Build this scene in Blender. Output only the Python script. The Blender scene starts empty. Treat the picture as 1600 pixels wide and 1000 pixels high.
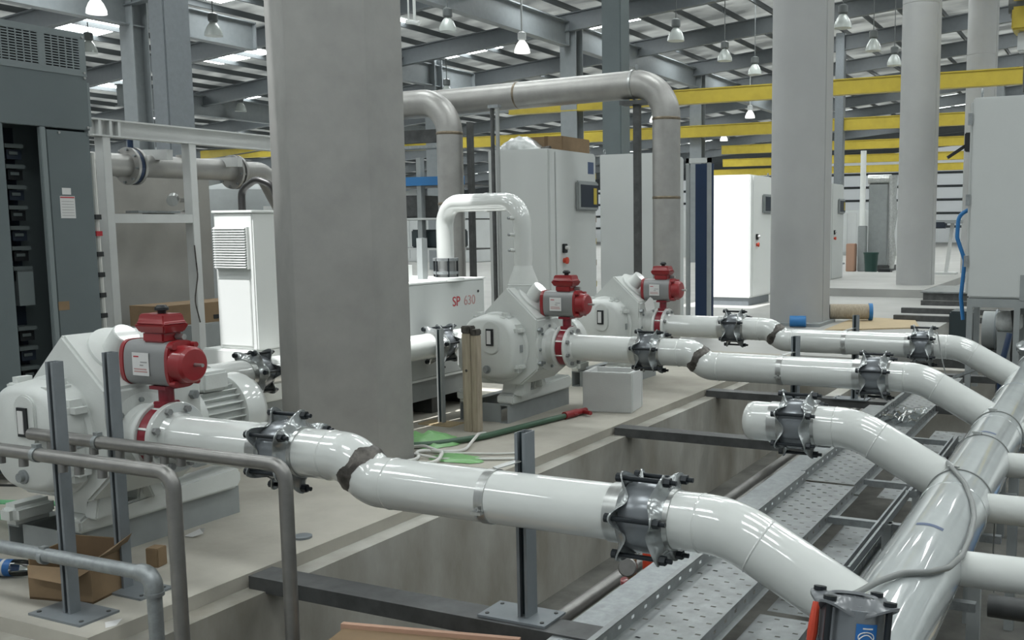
import bpy, bmesh, math, random
from mathutils import Vector, Matrix

rnd = random.Random(7)
scene = bpy.context.scene
COL = scene.collection
PI = math.pi

# ------------------------------------------------------------------ camera, world, light, exposure
cam_d = bpy.data.cameras.new('camera')
cam = bpy.data.objects.new('camera', cam_d)
COL.objects.link(cam)
RX = Vector((0.90322021, 0.4291341, -0.00609675))       # camera right in the world
DN = Vector((0.04446239, -0.10769258, -0.99318951))     # camera down
FW = Vector((-0.42686807, 0.89679776, -0.11635044))     # camera forward
m = Matrix.Identity(4)
for i in range(3):
    m[i][0], m[i][1], m[i][2] = RX[i], -DN[i], -FW[i]
m[0][3], m[1][3], m[2][3] = 0.0, 0.0, 1.65
cam.matrix_world = m
cam_d.sensor_width = 36.0
cam_d.lens = 36.0 * 1597.32 / 1600.0
cam_d.shift_x = (800 - 984.93) / 1600.0
cam_d.shift_y = (539.96 - 500) / 1600.0
cam_d.clip_end = 300
scene.camera = cam

w = bpy.data.worlds.new('overcast_sky')
scene.world = w
w.use_nodes = True
bg = w.node_tree.nodes['Background']
bg.inputs[0].default_value = (0.86, 0.93, 0.95, 1)
bg.inputs[1].default_value = 1.25

SKYLIGHT = 42.0
sun_d = bpy.data.lights.new('sun', 'SUN')
sun_d.energy = 22.0
sun_d.angle = 0.01
sun = bpy.data.objects.new('sun', sun_d)
COL.objects.link(sun)
SUN_DIR = Vector((-0.05, -0.33, 0.943)).normalized()      # towards the sun
sun.rotation_euler = SUN_DIR.to_track_quat('Z', 'Y').to_euler()
sun.location = SUN_DIR * 60

vs = scene.view_settings
vs.view_transform = 'Standard'
vs.look = 'None'
vs.gamma = 1.0
vs.use_curve_mapping = False
vs.exposure = -1.52

# ------------------------------------------------------------------ materials
M = {}
def mat(name, col, rough=0.5, metal=0.0, var=0.0, scale=6.0, bump=0.0, bscale=None, emit=None, stretch=None, col2=None, coat=0.0, alpha=None, trans=0.0):
    ma = bpy.data.materials.new(name)
    ma.use_nodes = True
    nt = ma.node_tree
    b = nt.nodes['Principled BSDF']
    b.inputs['Base Color'].default_value = (*col, 1)
    b.inputs['Roughness'].default_value = rough
    b.inputs['Metallic'].default_value = metal
    if coat: b.inputs['Coat Weight'].default_value = coat; b.inputs['Coat Roughness'].default_value = 0.035; b.inputs['Coat IOR'].default_value = 1.6
    if trans: b.inputs['Transmission Weight'].default_value = trans
    if alpha is not None: b.inputs['Alpha'].default_value = alpha
    if emit:
        b.inputs['Emission Color'].default_value = (*emit[:3], 1)
        b.inputs['Emission Strength'].default_value = emit[3]
    if var or bump or col2:
        tc = nt.nodes.new('ShaderNodeTexCoord')
        mp = nt.nodes.new('ShaderNodeMapping')
        nt.links.new(tc.outputs['Object'], mp.inputs[0])
        if stretch: mp.inputs['Scale'].default_value = stretch
        nz = nt.nodes.new('ShaderNodeTexNoise')
        nz.inputs['Scale'].default_value = scale
        nz.inputs['Detail'].default_value = 6
        nz.inputs['Roughness'].default_value = 0.6
        nt.links.new(mp.outputs[0], nz.inputs['Vector'])
        if var or col2:
            rp = nt.nodes.new('ShaderNodeValToRGB')
            rp.color_ramp.elements[0].position = 0.3
            rp.color_ramp.elements[1].position = 0.7
            lo = tuple(max(0, c * (1 - var)) for c in col)
            hi = col2 if col2 else tuple(min(1, c * (1 + var)) for c in col)
            rp.color_ramp.elements[0].color = (*lo, 1)
            rp.color_ramp.elements[1].color = (*hi, 1)
            nt.links.new(nz.outputs[0], rp.inputs[0])
            nt.links.new(rp.outputs[0], b.inputs['Base Color'])
        if bump:
            n2 = nz
            if bscale:
                n2 = nt.nodes.new('ShaderNodeTexNoise')
                n2.inputs['Scale'].default_value = bscale
                n2.inputs['Detail'].default_value = 4
                nt.links.new(mp.outputs[0], n2.inputs['Vector'])
            bp = nt.nodes.new('ShaderNodeBump')
            bp.inputs['Strength'].default_value = bump
            bp.inputs['Distance'].default_value = 0.01
            nt.links.new(n2.outputs[0], bp.inputs['Height'])
            nt.links.new(bp.outputs[0], b.inputs['Normal'])
    M[name] = ma
    return ma

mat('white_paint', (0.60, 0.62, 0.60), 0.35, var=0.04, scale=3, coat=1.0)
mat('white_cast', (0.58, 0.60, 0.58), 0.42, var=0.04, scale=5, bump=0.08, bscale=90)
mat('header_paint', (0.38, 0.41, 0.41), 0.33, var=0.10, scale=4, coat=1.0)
mat('cabinet_paint', (0.52, 0.54, 0.53), 0.45, var=0.02, scale=2)
mat('white_panel', (0.78, 0.80, 0.78), 0.4)
mat('slate_paint', (0.115, 0.14, 0.145), 0.5, var=0.05, scale=3, bump=0.05, bscale=120)
mat('slate_rim', (0.19, 0.22, 0.225), 0.45)
mat('black', (0.008, 0.010, 0.012), 0.45)
mat('black_bolt', (0.012, 0.016, 0.02), 0.35, metal=0.3)
mat('navy_dark', (0.012, 0.02, 0.035), 0.5)
mat('breaker_grey', (0.10, 0.12, 0.12), 0.5)
mat('coupling_cast', (0.34, 0.36, 0.36), 0.22, metal=0.6, var=0.15, scale=10, bump=0.06, bscale=60)
mat('coupling_sleeve', (0.19, 0.205, 0.22), 0.26, metal=0.45, var=0.1, scale=8)
mat('clamp_paint', (0.13, 0.14, 0.15), 0.35, var=0.1, coat=0.2)
mat('stainless_band', (0.46, 0.47, 0.46), 0.30, metal=0.85, var=0.08, scale=5, stretch=(12, 1, 1))
mat('stainless', (0.36, 0.355, 0.34), 0.42, metal=0.55, var=0.12, scale=4)
mat('stainless_weld', (0.20, 0.165, 0.12), 0.4, metal=0.7, var=0.3, scale=20)
mat('galvanised', (0.28, 0.30, 0.305), 0.42, metal=0.6, var=0.18, scale=25)
mat('tray_steel', (0.25, 0.265, 0.265), 0.40, metal=0.5, var=0.22, scale=9)
mat('tube_steel', (0.23, 0.225, 0.215), 0.36, metal=0.7, var=0.12, scale=12)
mat('strut_grey', (0.19, 0.21, 0.225), 0.5, metal=0.2, var=0.06, scale=15)
mat('strut_dark', (0.03, 0.045, 0.05), 0.5)
mat('dark_steel', (0.075, 0.078, 0.078), 0.5, metal=0.3, var=0.3, scale=8, bump=0.1)
mat('bare_weld', (0.085, 0.078, 0.07), 0.45, metal=0.5, var=0.55, scale=30, bump=0.25)
mat('primer_grey', (0.27, 0.29, 0.29), 0.55, var=0.08, scale=6)
mat('frame_white', (0.52, 0.53, 0.52), 0.5, var=0.04)
mat('red_paint', (0.25, 0.014, 0.018), 0.35, var=0.08, scale=8, coat=0.2)
mat('red_dark', (0.20, 0.008, 0.02), 0.3, coat=0.2)
mat('orange_rubber', (0.50, 0.05, 0.02), 0.5)
mat('actuator_grey', (0.26, 0.265, 0.265), 0.42, metal=0.35)
mat('paper', (0.62, 0.62, 0.61), 0.7)
mat('print_red', (0.42, 0.02, 0.03), 0.6)
mat('print_faded', (0.45, 0.26, 0.25), 0.6)
mat('print_grey', (0.30, 0.30, 0.30), 0.6)
mat('blue_sticker', (0.015, 0.12, 0.36), 0.4)
mat('blue_mark', (0.06, 0.09, 0.17), 0.5)
mat('concrete', (0.41, 0.385, 0.33), 0.85, var=0.26, scale=1.1, bump=0.12, bscale=30, col2=(0.46, 0.44, 0.385))
mat('concrete_kerb', (0.25, 0.248, 0.235), 0.85, var=0.12, scale=3, bump=0.1, bscale=40)
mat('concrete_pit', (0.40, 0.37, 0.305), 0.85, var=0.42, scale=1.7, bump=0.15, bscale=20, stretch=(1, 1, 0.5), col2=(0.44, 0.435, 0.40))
mat('pit_shade', (0.13, 0.128, 0.115), 0.9, var=0.35, scale=3)  # floor colour darkened to stand in for shade under the trays
mat('concrete_column', (0.37, 0.367, 0.352), 0.8, var=0.10, scale=3.5, bump=0.06, bscale=40)
mat('concrete_wall', (0.30, 0.295, 0.275), 0.85, var=0.14, scale=1.2)
mat('pale_column', (0.35, 0.355, 0.35), 0.6, var=0.05, scale=1)
mat('hall_floor', (0.33, 0.33, 0.315), 0.5, var=0.12, scale=0.8)
mat('cardboard', (0.22, 0.15, 0.085), 0.85, var=0.10, scale=8)
mat('cardboard_inside', (0.14, 0.09, 0.048), 0.85, var=0.1, scale=8)
mat('timber', (0.36, 0.31, 0.235), 0.8, var=0.22, scale=7, stretch=(6, 6, 0.6), bump=0.1)
mat('plywood', (0.42, 0.33, 0.20), 0.75, var=0.12, scale=6, stretch=(1, 6, 1))
mat('foam_white', (0.60, 0.61, 0.60), 0.85, var=0.03, bump=0.1, bscale=80)
mat('green_hose', (0.045, 0.10, 0.06), 0.45)
mat('green_strap', (0.14, 0.42, 0.20), 0.5)
mat('green_bag', (0.18, 0.40, 0.15), 0.35)
mat('cable_white', (0.60, 0.60, 0.57), 0.5)
mat('hose_grey', (0.20, 0.21, 0.205), 0.5)
mat('yellow_paint', (0.46, 0.355, 0.04), 0.45, var=0.08, scale=3)
mat('roof_steel', (0.12, 0.135, 0.145), 0.5, var=0.06)
mat('roof_beam', (0.22, 0.24, 0.25), 0.5, var=0.06)
mat('purlin_steel', (0.08, 0.09, 0.095), 0.55)
mat('lamp_housing', (0.10, 0.11, 0.11), 0.4)
mat('lamp_glass', (0.42, 0.45, 0.43), 0.25)
mat('lamp_lit', (0.9, 0.9, 0.88), 0.25, emit=(1.0, 0.98, 0.94, 3.0))
mat('skylight_glow', (0.9, 0.9, 0.9), 0.5, emit=(0.95, 1.0, 1.0, SKYLIGHT))
mat('blue_paint', (0.02, 0.16, 0.40), 0.45)
mat('wall_sheet', (0.55, 0.57, 0.57), 0.5, var=0.05, scale=1)
mat('black_rubber', (0.01, 0.01, 0.01), 0.4)
mat('valve_navy', (0.012, 0.03, 0.075), 0.4)
mat('brass', (0.30, 0.22, 0.12), 0.4, metal=0.7)
mat('foil', (0.6, 0.61, 0.6), 0.3, metal=0.9, var=0.2, scale=20, bump=0.5)
mat('film', (0.50, 0.52, 0.51), 0.2, var=0.3, scale=9, bump=0.6)
mat('green_bin', (0.02, 0.06, 0.05), 0.5)
mat('pink_box', (0.45, 0.28, 0.20), 0.8)

# clear thin plastic
def clear_plastic():
    ma = bpy.data.materials.new('clear_plastic'); ma.use_nodes = True
    nt = ma.node_tree; nt.nodes.clear()
    o = nt.nodes.new('ShaderNodeOutputMaterial'); g = nt.nodes.new('ShaderNodeBsdfGlossy'); t = nt.nodes.new('ShaderNodeBsdfTransparent')
    mx = nt.nodes.new('ShaderNodeMixShader'); fr = nt.nodes.new('ShaderNodeFresnel')
    fr.inputs[0].default_value = 1.6
    g.inputs['Roughness'].default_value = 0.08
    t.inputs[0].default_value = (0.86, 0.90, 0.92, 1)
    nt.links.new(fr.outputs[0], mx.inputs[0]); nt.links.new(t.outputs[0], mx.inputs[1]); nt.links.new(g.outputs[0], mx.inputs[2]); nt.links.new(mx.outputs[0], o.inputs[0])
    M['clear_plastic'] = ma
clear_plastic()

# roof sheet lets some daylight through
def roof_sheet():
    ma = bpy.data.materials.new('roof_sheet'); ma.use_nodes = True
    nt = ma.node_tree; nt.nodes.clear()
    o = nt.nodes.new('ShaderNodeOutputMaterial'); d = nt.nodes.new('ShaderNodeBsdfDiffuse'); t = nt.nodes.new('ShaderNodeBsdfTranslucent')
    a = nt.nodes.new('ShaderNodeAddShader'); tc = nt.nodes.new('ShaderNodeTexCoord'); mp = nt.nodes.new('ShaderNodeMapping'); nz = nt.nodes.new('ShaderNodeTexNoise'); rp = nt.nodes.new('ShaderNodeValToRGB')
    mp.inputs['Scale'].default_value = (0.55, 1.1, 1)
    nz.inputs['Scale'].default_value = 0.9; nz.inputs['Detail'].default_value = 3
    rp.color_ramp.elements[0].position = 0.38; rp.color_ramp.elements[0].color = (0.03, 0.032, 0.032, 1)
    rp.color_ramp.elements[1].position = 0.66; rp.color_ramp.elements[1].color = (0.13, 0.136, 0.13, 1)
    d.inputs[0].default_value = (0.26, 0.27, 0.265, 1)
    nt.links.new(tc.outputs['Object'], mp.inputs[0]); nt.links.new(mp.outputs[0], nz.inputs['Vector']); nt.links.new(nz.outputs[0], rp.inputs[0]); nt.links.new(rp.outputs[0], t.inputs[0])
    nt.links.new(d.outputs[0], a.inputs[0]); nt.links.new(t.outputs[0], a.inputs[1]); nt.links.new(a.outputs[0], o.inputs[0])
    M['roof_sheet'] = ma
roof_sheet()
def wall_glow():
    ma = bpy.data.materials.new('wall_glow'); ma.use_nodes = True
    nt = ma.node_tree; nt.nodes.clear()
    o = nt.nodes.new('ShaderNodeOutputMaterial'); d = nt.nodes.new('ShaderNodeBsdfDiffuse'); t = nt.nodes.new('ShaderNodeBsdfTranslucent'); a = nt.nodes.new('ShaderNodeAddShader')
    d.inputs[0].default_value = (0.4, 0.41, 0.41, 1); t.inputs[0].default_value = (0.85, 0.87, 0.87, 1)
    nt.links.new(d.outputs[0], a.inputs[0]); nt.links.new(t.outputs[0], a.inputs[1]); nt.links.new(a.outputs[0], o.inputs[0])
    M['wall_glow'] = ma
wall_glow()

# ------------------------------------------------------------------ mesh helpers
class MB:
    def __init__(self): self.v = []; self.f = []
    def add(self, vs, fs):
        n = len(self.v); self.v += [tuple(p) for p in vs]; self.f += [tuple(i + n for i in f) for f in fs]; return self
    def box(self, x0, x1, y0, y1, z0, z1):
        return self.add([(x0,y0,z0),(x1,y0,z0),(x1,y1,z0),(x0,y1,z0),(x0,y0,z1),(x1,y0,z1),(x1,y1,z1),(x0,y1,z1)],
                        [(0,3,2,1),(4,5,6,7),(0,1,5,4),(1,2,6,5),(2,3,7,6),(3,0,4,7)])
    def cyl(self, p0, p1, r0, r1=None, n=24, caps=True):
        r1 = r0 if r1 is None else r1
        p0 = Vector(p0); p1 = Vector(p1); d = (p1 - p0).normalized()
        u = d.orthogonal().normalized() if abs(d.z) > 0.9 else d.cross(Vector((0,0,1))).normalized()
        w_ = d.cross(u)
        vs_ = []
        for p, r in ((p0, r0), (p1, r1)):
            for i in range(n):
                a = 2*PI*i/n; vs_.append(p + (u*math.cos(a) + w_*math.sin(a))*r)
        fs = [(i, (i+1) % n, n+(i+1) % n, n+i) for i in range(n)]
        if caps: fs += [tuple(range(n-1, -1, -1)), tuple(range(n, 2*n))]
        return self.add(vs_, fs)
    def rings(self, rings, close_u=True, caps=True):
        n = len(rings[0]); vs_ = [p for r in rings for p in r]; fs = []
        for k in range(len(rings)-1):
            for i in range(n if close_u else n-1):
                a = k*n+i; b = k*n+(i+1) % n; fs.append((a, b, b+n, a+n))
        if caps: fs += [tuple(range(n-1, -1, -1)), tuple(range((len(rings)-1)*n, len(rings)*n))]
        return self.add(vs_, fs)
    def lathe(self, origin, axis, prof, n=32, caps=True):
        o = Vector(origin); d = Vector(axis).normalized()
        u = d.orthogonal().normalized() if abs(d.z) > 0.9 else d.cross(Vector((0,0,1))).normalized()
        w_ = d.cross(u)
        return self.rings([[o + d*a + (u*math.cos(2*PI*i/n) + w_*math.sin(2*PI*i/n))*max(r, 1e-4) for i in range(n)] for a, r in prof], caps=caps)
    def tube(self, pts, r, n=12, caps=True):
        pts = [Vector(p) for p in pts]; T = []
        for i in range(len(pts)):
            a = pts[max(0, i-1)]; b = pts[min(len(pts)-1, i+1)]; T.append((b-a).normalized())
        u = T[0].orthogonal().normalized(); rs = []
        for i, p in enumerate(pts):
            u = (u - T[i]*u.dot(T[i])).normalized(); w_ = T[i].cross(u)
            rr = r[i] if isinstance(r, (list, tuple)) else r
            rs.append([p + (u*math.cos(2*PI*k/n) + w_*math.sin(2*PI*k/n))*rr for k in range(n)])
        return self.rings(rs, caps=caps)
    def prism(self, poly, axis, a0, a1):
        n = len(poly)
        def P(q, a):
            return {'x': (a, q[0], q[1]), 'y': (q[0], a, q[1]), 'z': (q[0], q[1], a)}[axis]
        return self.add([P(q, a0) for q in poly] + [P(q, a1) for q in poly],
                        [(i, (i+1) % n, n+(i+1) % n, n+i) for i in range(n)] + [tuple(range(n-1, -1, -1)), tuple(range(n, 2*n))])
    def bar(self, p0, p1, w_, h, up=(0,0,1)):
        p0 = Vector(p0); p1 = Vector(p1); d = (p1-p0).normalized(); up = Vector(up)
        s = d.cross(up).normalized()*w_/2; t = s.cross(d).normalized()*h/2
        vs_ = [p + a*s + b*t for p in (p0, p1) for a, b in ((-1,-1),(1,-1),(1,1),(-1,1))]
        return self.add(vs_, [(0,1,2,3),(7,6,5,4),(0,4,5,1),(1,5,6,2),(2,6,7,3),(3,7,4,0)])

def root_of(o):
    while o.parent: o = o.parent
    return o

def finish(me, smooth=35, bevel=0.0, seg=2):
    bm = bmesh.new(); bm.from_mesh(me)
    bmesh.ops.recalc_face_normals(bm, faces=bm.faces)
    if bevel:
        bmesh.ops.bevel(bm, geom=[e for e in bm.edges if len(e.link_faces) == 2 and e.calc_face_angle(0) > 0.5], offset=bevel, segments=seg, affect='EDGES', clamp_overlap=True)
    bm.to_mesh(me); bm.free()
    if smooth:
        for p in me.polygons: p.use_smooth = True
        me.set_sharp_from_angle(angle=math.radians(smooth))

def part(name, mb, ma, parent=None, smooth=35, bevel=0.0, seg=2, label=None):
    """one mesh object; vertices are given in world coordinates"""
    me = bpy.data.meshes.new(name)
    off = root_of(parent).location if parent else Vector((0, 0, 0))
    me.from_pydata([(p[0]-off.x, p[1]-off.y, p[2]-off.z) for p in mb.v], [], mb.f)
    finish(me, smooth, bevel, seg)
    me.materials.append(M[ma])
    o = bpy.data.objects.new(name, me); COL.objects.link(o)
    if parent: o.parent = parent
    if label: o['label'] = label
    return o

def tag(o, label, cat, group=None, kind=None):
    if label: o['label'] = label
    if cat: o['category'] = cat
    if group: o['group'] = group
    if kind: o['kind'] = kind
    return o

def thing(name, label, cat, loc, group=None):
    o = bpy.data.objects.new(name, None); COL.objects.link(o)
    o.empty_display_size = 0.1
    o.location = loc
    return tag(o, label, cat, group)

def single(name, mb, ma, label, cat, loc=None, group=None, **k):
    """a thing that is one mesh, origin at its base"""
    if loc is None:
        xs = [p[0] for p in mb.v]; ys = [p[1] for p in mb.v]; zs = [p[2] for p in mb.v]
        loc = ((min(xs)+max(xs))/2, (min(ys)+max(ys))/2, min(zs))
    mb.v = [(p[0]-loc[0], p[1]-loc[1], p[2]-loc[2]) for p in mb.v]
    o = part(name, mb, ma, None, **k); o.location = loc
    return tag(o, label, cat, group)

def struct(name, mb, ma, label=None, parent=None, **k):
    o = part(name, mb, ma, parent, **k)
    if not parent: o['kind'] = 'structure'
    if label: o['label'] = label
    return o

def copy_tree(o, d, label=None, group=None, parent=None):
    c = o.copy(); COL.objects.link(c)
    if parent is not None: c.parent = parent
    else: c.location = o.location + Vector(d)
    if label: c['label'] = label
    if group: c['group'] = group
    for ch in list(o.children): copy_tree(ch, d, parent=c)
    return c

def arc(c, r, a0, a1, n, plane='xz'):
    out = []
    for i in range(n+1):
        a = a0 + (a1-a0)*i/n
        if plane == 'xz': out.append((c[0]+r*math.cos(a), c[1], c[2]+r*math.sin(a)))
    return out

def fillet(pts, r, n=8):
    """round the corners of a polyline"""
    pts = [Vector(p) for p in pts]; out = [pts[0]]
    for i in range(1, len(pts)-1):
        a, b, c = pts[i-1], pts[i], pts[i+1]
        u = (a-b).normalized(); v = (c-b).normalized()
        ang = u.angle(v)
        rr = r[i-1] if isinstance(r, (list, tuple)) else r
        t = rr/math.tan(ang/2)
        t = min(t, (a-b).length*0.49 if i > 1 else (a-b).length*0.98, (c-b).length*0.49 if i < len(pts)-2 else (c-b).length*0.98)
        rr = t*math.tan(ang/2)
        p0 = b+u*t; p1 = b+v*t
        cen = b + (u+v).normalized()*(rr/math.sin(ang/2))
        e0 = p0-cen; e1 = p1-cen; tot = e0.angle(e1)
        for k in range(n+1):
            s = k/n
            q = (e0*math.sin((1-s)*tot) + e1*math.sin(s*tot))/math.sin(tot) if tot > 1e-4 else e0
            out.append(cen+q)
    out.append(pts[-1])
    return out

def perforated(mb, x0, x1, y0, y1, z, nx, ny, hx, hy, stagger=True, flip=None):
    """plate in the xy plane (or mapped by flip) with nx * ny real slots"""
    def P(a, b): return flip(a, b) if flip else (a, b, z)
    dx = (x1-x0)/nx; dy = (y1-y0)/ny
    for j in range(ny):
        for i in range(nx):
            ax, bx = x0+i*dx, x0+(i+1)*dx; ay, by = y0+j*dy, y0+(j+1)*dy
            if stagger and (i+j) % 2:
                mb.add([P(ax,ay),P(bx,ay),P(bx,by),P(ax,by)], [(0,1,2,3)]); continue
            cx, cy = (ax+bx)/2, (ay+by)/2
            a, b, c, d = cx-hx/2, cx+hx/2, cy-hy/2, cy+hy/2
            mb.add([P(ax,ay),P(bx,ay),P(bx,by),P(ax,by),P(a,c),P(b,c),P(b,d),P(a,d)],
                   [(0,1,5,4),(1,2,6,5),(2,3,7,6),(3,0,4,7)])

def text_part(name, body, ma, parent, loc, size, right, up, extr=0.001):
    cu = bpy.data.curves.new(name, 'FONT'); cu.body = body; cu.size = size; cu.extrude = extr
    o = bpy.data.objects.new(name, cu); COL.objects.link(o)
    me = bpy.data.meshes.new_from_object(o)
    bpy.data.objects.remove(o)
    R = Vector(right); U = Vector(up); N = R.cross(U); L = Vector(loc) - (root_of(parent).location if parent else Vector())
    for v in me.vertices:
        c = v.co.copy(); v.co = L + R*c.x + U*c.y + N*c.z
    me.materials.clear(); me.materials.append(M[ma])
    t = bpy.data.objects.new(name, me); COL.objects.link(t); t.parent = parent
    return t

def bolt_ring(parent, centre, axis, R, n, r, length, ma='galvanised', name='bolt', phase=0.2):
    o = Vector(centre); d = Vector(axis).normalized()
    u = d.orthogonal().normalized() if abs(d.z) > 0.9 else d.cross(Vector((0,0,1))).normalized(); w_ = d.cross(u)
    first = None
    for i in range(n):
        a = 2*PI*(i+phase)/n; p = o + (u*math.cos(a)+w_*math.sin(a))*R
        mb = MB(); mb.cyl(p-d*length/2, p+d*length/2, r, n=6)
        part(name, mb, ma, parent)

# ------------------------------------------------------------------ structure: slab, pit, floors
YS = 2.65       # near end of the slab
KX = -3.71      # slab edge
PITX = -3.585   # pit wall
mb = MB()
mb.box(-9.2, KX, YS, 12.6, -0.066, 0.0)
slab = struct('floor', mb, 'concrete', 'dusty concrete plinth carrying the blowers')
mb = MB()
mb.prism([(-9.2,-0.066),(PITX,-0.066),(PITX,-1.3),(-9.2,-1.3)], 'y', YS-0.125, 12.6)
struct('trim_1', mb, 'concrete_pit', 'concrete ledge and side wall of the pit')
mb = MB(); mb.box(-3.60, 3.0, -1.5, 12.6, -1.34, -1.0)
struct('floor_pit', mb, 'pit_shade', 'concrete floor at the bottom of the pit')
mb = MB(); mb.box(-14, PITX+0.0, -1.5, YS-0.125, -1.3, -0.55)
struct('floor_near', mb, 'concrete_pit', 'lower concrete floor in front of the plinth')
mb = MB()
mb.box(-60, -2.55, 12.6, 100, -1.3, 0.0); mb.box(-0.6, 14, 12.6, 100, -1.3, 0.0); mb.box(-2.55, -0.6, 26.0, 100, -1.3, 0.0)
mb.box(-60, -9.2, -2, 12.6, -1.3, 0.0); mb.box(1.4, 14, -2, 12.6, -1.3, 0.0)
struct('floor_hall', mb, 'hall_floor', 'pale concrete hall floor')
mb = MB(); mb.box(-2.55, -0.6, 12.6, 26.0, -1.3, -0.9)
struct('floor_trench', mb, 'concrete_pit')

# ------------------------------------------------------------------ hall shell: walls, roof
RS = 0.09
def roof_z(x): return 10.55 + RS*x
ROOF_X0, ROOF_X1, ROOF_Y0, ROOF_Y1 = -58.0, 12.0, -12.0, 96.0
RAFT = [31.0 + 5.75*k for k in range(-7, 12)]
SKX = [-35.6+6.2*k for k in range(-3, 8)]
SKY = [33.9+5.75*k for k in range(-7, 8)]
# roof sheet with rectangular openings for the sun patches
HOLES = [(-8.75, -7.05, 15.9, 17.75), (-6.75, -5.55, 2.42, 5.25)]   # unseen openings added to let sun onto the white cabinets
mb = MB()
xs = sorted(set([ROOF_X0, ROOF_X1] + [h[0] for h in HOLES] + [h[1] for h in HOLES]))
ys = sorted(set([ROOF_Y0, ROOF_Y1] + [h[2] for h in HOLES] + [h[3] for h in HOLES]))
for i in range(len(xs)-1):
    for j in range(len(ys)-1):
        cx, cy = (xs[i]+xs[i+1])/2, (ys[j]+ys[j+1])/2
        if any(h[0] < cx < h[1] and h[2] < cy < h[3] for h in HOLES): continue
        a, b, c, d = xs[i], xs[i+1], ys[j], ys[j+1]
        mb.add([(a,c,roof_z(a)),(b,c,roof_z(b)),(b,d,roof_z(b)),(a,d,roof_z(a))], [(0,1,2,3)])
ceil = struct('ceiling', mb, 'roof_sheet', 'translucent white sheeted roof over dark purlins', smooth=0)
# purlins along the hall, trimmed at the two added sun openings
PUR = {}
def purlin(x, y0, y1):
    key = (round(y0, 2), round(y1, 2))
    if key not in PUR:
        q = MB(); q.box(-0.04, 0.04, y0, y1, -0.18, -0.01)
        o = part('purlin', q, 'purlin_steel', ceil, smooth=0); PUR[key] = o
    else:
        o = PUR[key].copy(); COL.objects.link(o); o.parent = ceil
    o.location = (x, 0, roof_z(x))
x = -56.0
while x < 11.5:
    ys_ = [ROOF_Y0]
    for h in sorted(HOLES, key=lambda h: h[2]):
        if h[0]-0.05 < x < h[1]+0.05: ys_ += [h[2]-0.05, h[3]+0.05]
    ys_.append(ROOF_Y1)
    for k in range(0, len(ys_), 2): purlin(x, ys_[k], ys_[k+1])
    x += 1.3
# rafters across the hall
rm = None
for y in RAFT:
    if rm is None:
        q = MB()
        for (dz0, dz1, hw) in ((-0.30, -0.34, 0.11), (-0.34, -0.86, 0.015), (-0.86, -0.90, 0.11)):
            q.add([(ROOF_X0,-hw,roof_z(ROOF_X0)+dz1),(ROOF_X1,-hw,roof_z(ROOF_X1)+dz1),(ROOF_X1,hw,roof_z(ROOF_X1)+dz1),(ROOF_X0,hw,roof_z(ROOF_X0)+dz1),
                   (ROOF_X0,-hw,roof_z(ROOF_X0)+dz0),(ROOF_X1,-hw,roof_z(ROOF_X1)+dz0),(ROOF_X1,hw,roof_z(ROOF_X1)+dz0),(ROOF_X0,hw,roof_z(ROOF_X0)+dz0)],
                  [(0,3,2,1),(4,5,6,7),(0,1,5,4),(1,2,6,5),(2,3,7,6),(3,0,4,7)])
        rm = part('rafter', q, 'roof_steel', ceil, smooth=0); rm.location.y = y
    else:
        o = rm.copy(); COL.objects.link(o); o.parent = ceil; o.location.y = y
# daylight panels in the roof
sm = None
for sx in SKX:
    for sy in SKY:
        if any(h[0]-1.6 < sx < h[1]+1.6 and h[2]-1.3 < sy < h[3]+1.3 for h in HOLES): continue
        if sm is None:
            q = MB(); a, b = -1.3, 1.3
            q.add([(a,-0.8,RS*a),(b,-0.8,RS*b),(b,0.8,RS*b),(a,0.8,RS*a)], [(0,3,2,1)])
            me_ = part('skylight_panel', q, 'skylight_glow', ceil, smooth=0); sm = me_; o = me_
        else:
            o = sm.copy(); COL.objects.link(o); o.parent = ceil
        o.location = (sx, sy, roof_z(sx)-0.03)
# walls
mb = MB(); mb.add([(ROOF_X0,95.6,0),(ROOF_X1,95.6,0),(ROOF_X1,95.6,9.6),(ROOF_X0,95.6,5.2)], [(0,1,2,3)])
wall = struct('wall_far', mb, 'wall_glow', 'white sheeted far wall with horizontal rails')
for zz in (1.3, 2.5, 3.7, 4.9, 6.1, 7.3):
    q = MB(); q.box(ROOF_X0, ROOF_X1, 95.4, 95.6, zz, zz+0.22); part('wall_rail', q, 'roof_steel', wall, smooth=0)
for xx in range(-54, 12, 6):
    q = MB(); q.box(xx-0.15, xx+0.15, 95.2, 95.6, 0, 9.4); part('wall_post', q, 'roof_steel', wall, smooth=0)
mb = MB(); mb.box(-58.2, -57.9, -12, 96, 0, 5.4)
wall = struct('wall_left', mb, 'wall_sheet', 'white sheeted side wall')
for zz in (1.6, 3.2):
    q = MB(); q.box(-57.9, -57.7, -12, 96, zz, zz+0.2); part('wall_rail', q, 'roof_steel', wall, smooth=0)

# white twin-tube hanger near the top
t = thing('twin_tube_hanger', 'white twin tube hanger at the top right of the foreground column', 'hanger', (-15.0, 20.0, 6.4))
for dx, rr in ((-0.03, 0.035), (-0.20, 0.02)):
    q = MB(); q.cyl((-15.0+dx, 20.0, 6.45), (-15.0+dx, 20.0, roof_z(-15.0)-0.3), rr, n=10); part('tube', q, 'white_panel', t)
q = MB(); q.cyl((-15.26, 20.0, 6.42), (-14.90, 20.0, 6.36), 0.05, n=12); part('foot_bar', q, 'white_panel', t)

mb = MB(); mb.box(12.0, 12.3, -12, 96, 0, 11.6)  # out of view, added to block sky light from the right
wall = struct('wall_right_unseen', mb, 'wall_sheet', 'unseen white right wall added to cut side light')
for zz in (1.6, 3.2, 4.8, 6.4):
    q = MB(); q.box(11.8, 12.0, -12, 96, zz, zz+0.2); part('wall_rail', q, 'roof_steel', wall, smooth=0)

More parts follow.
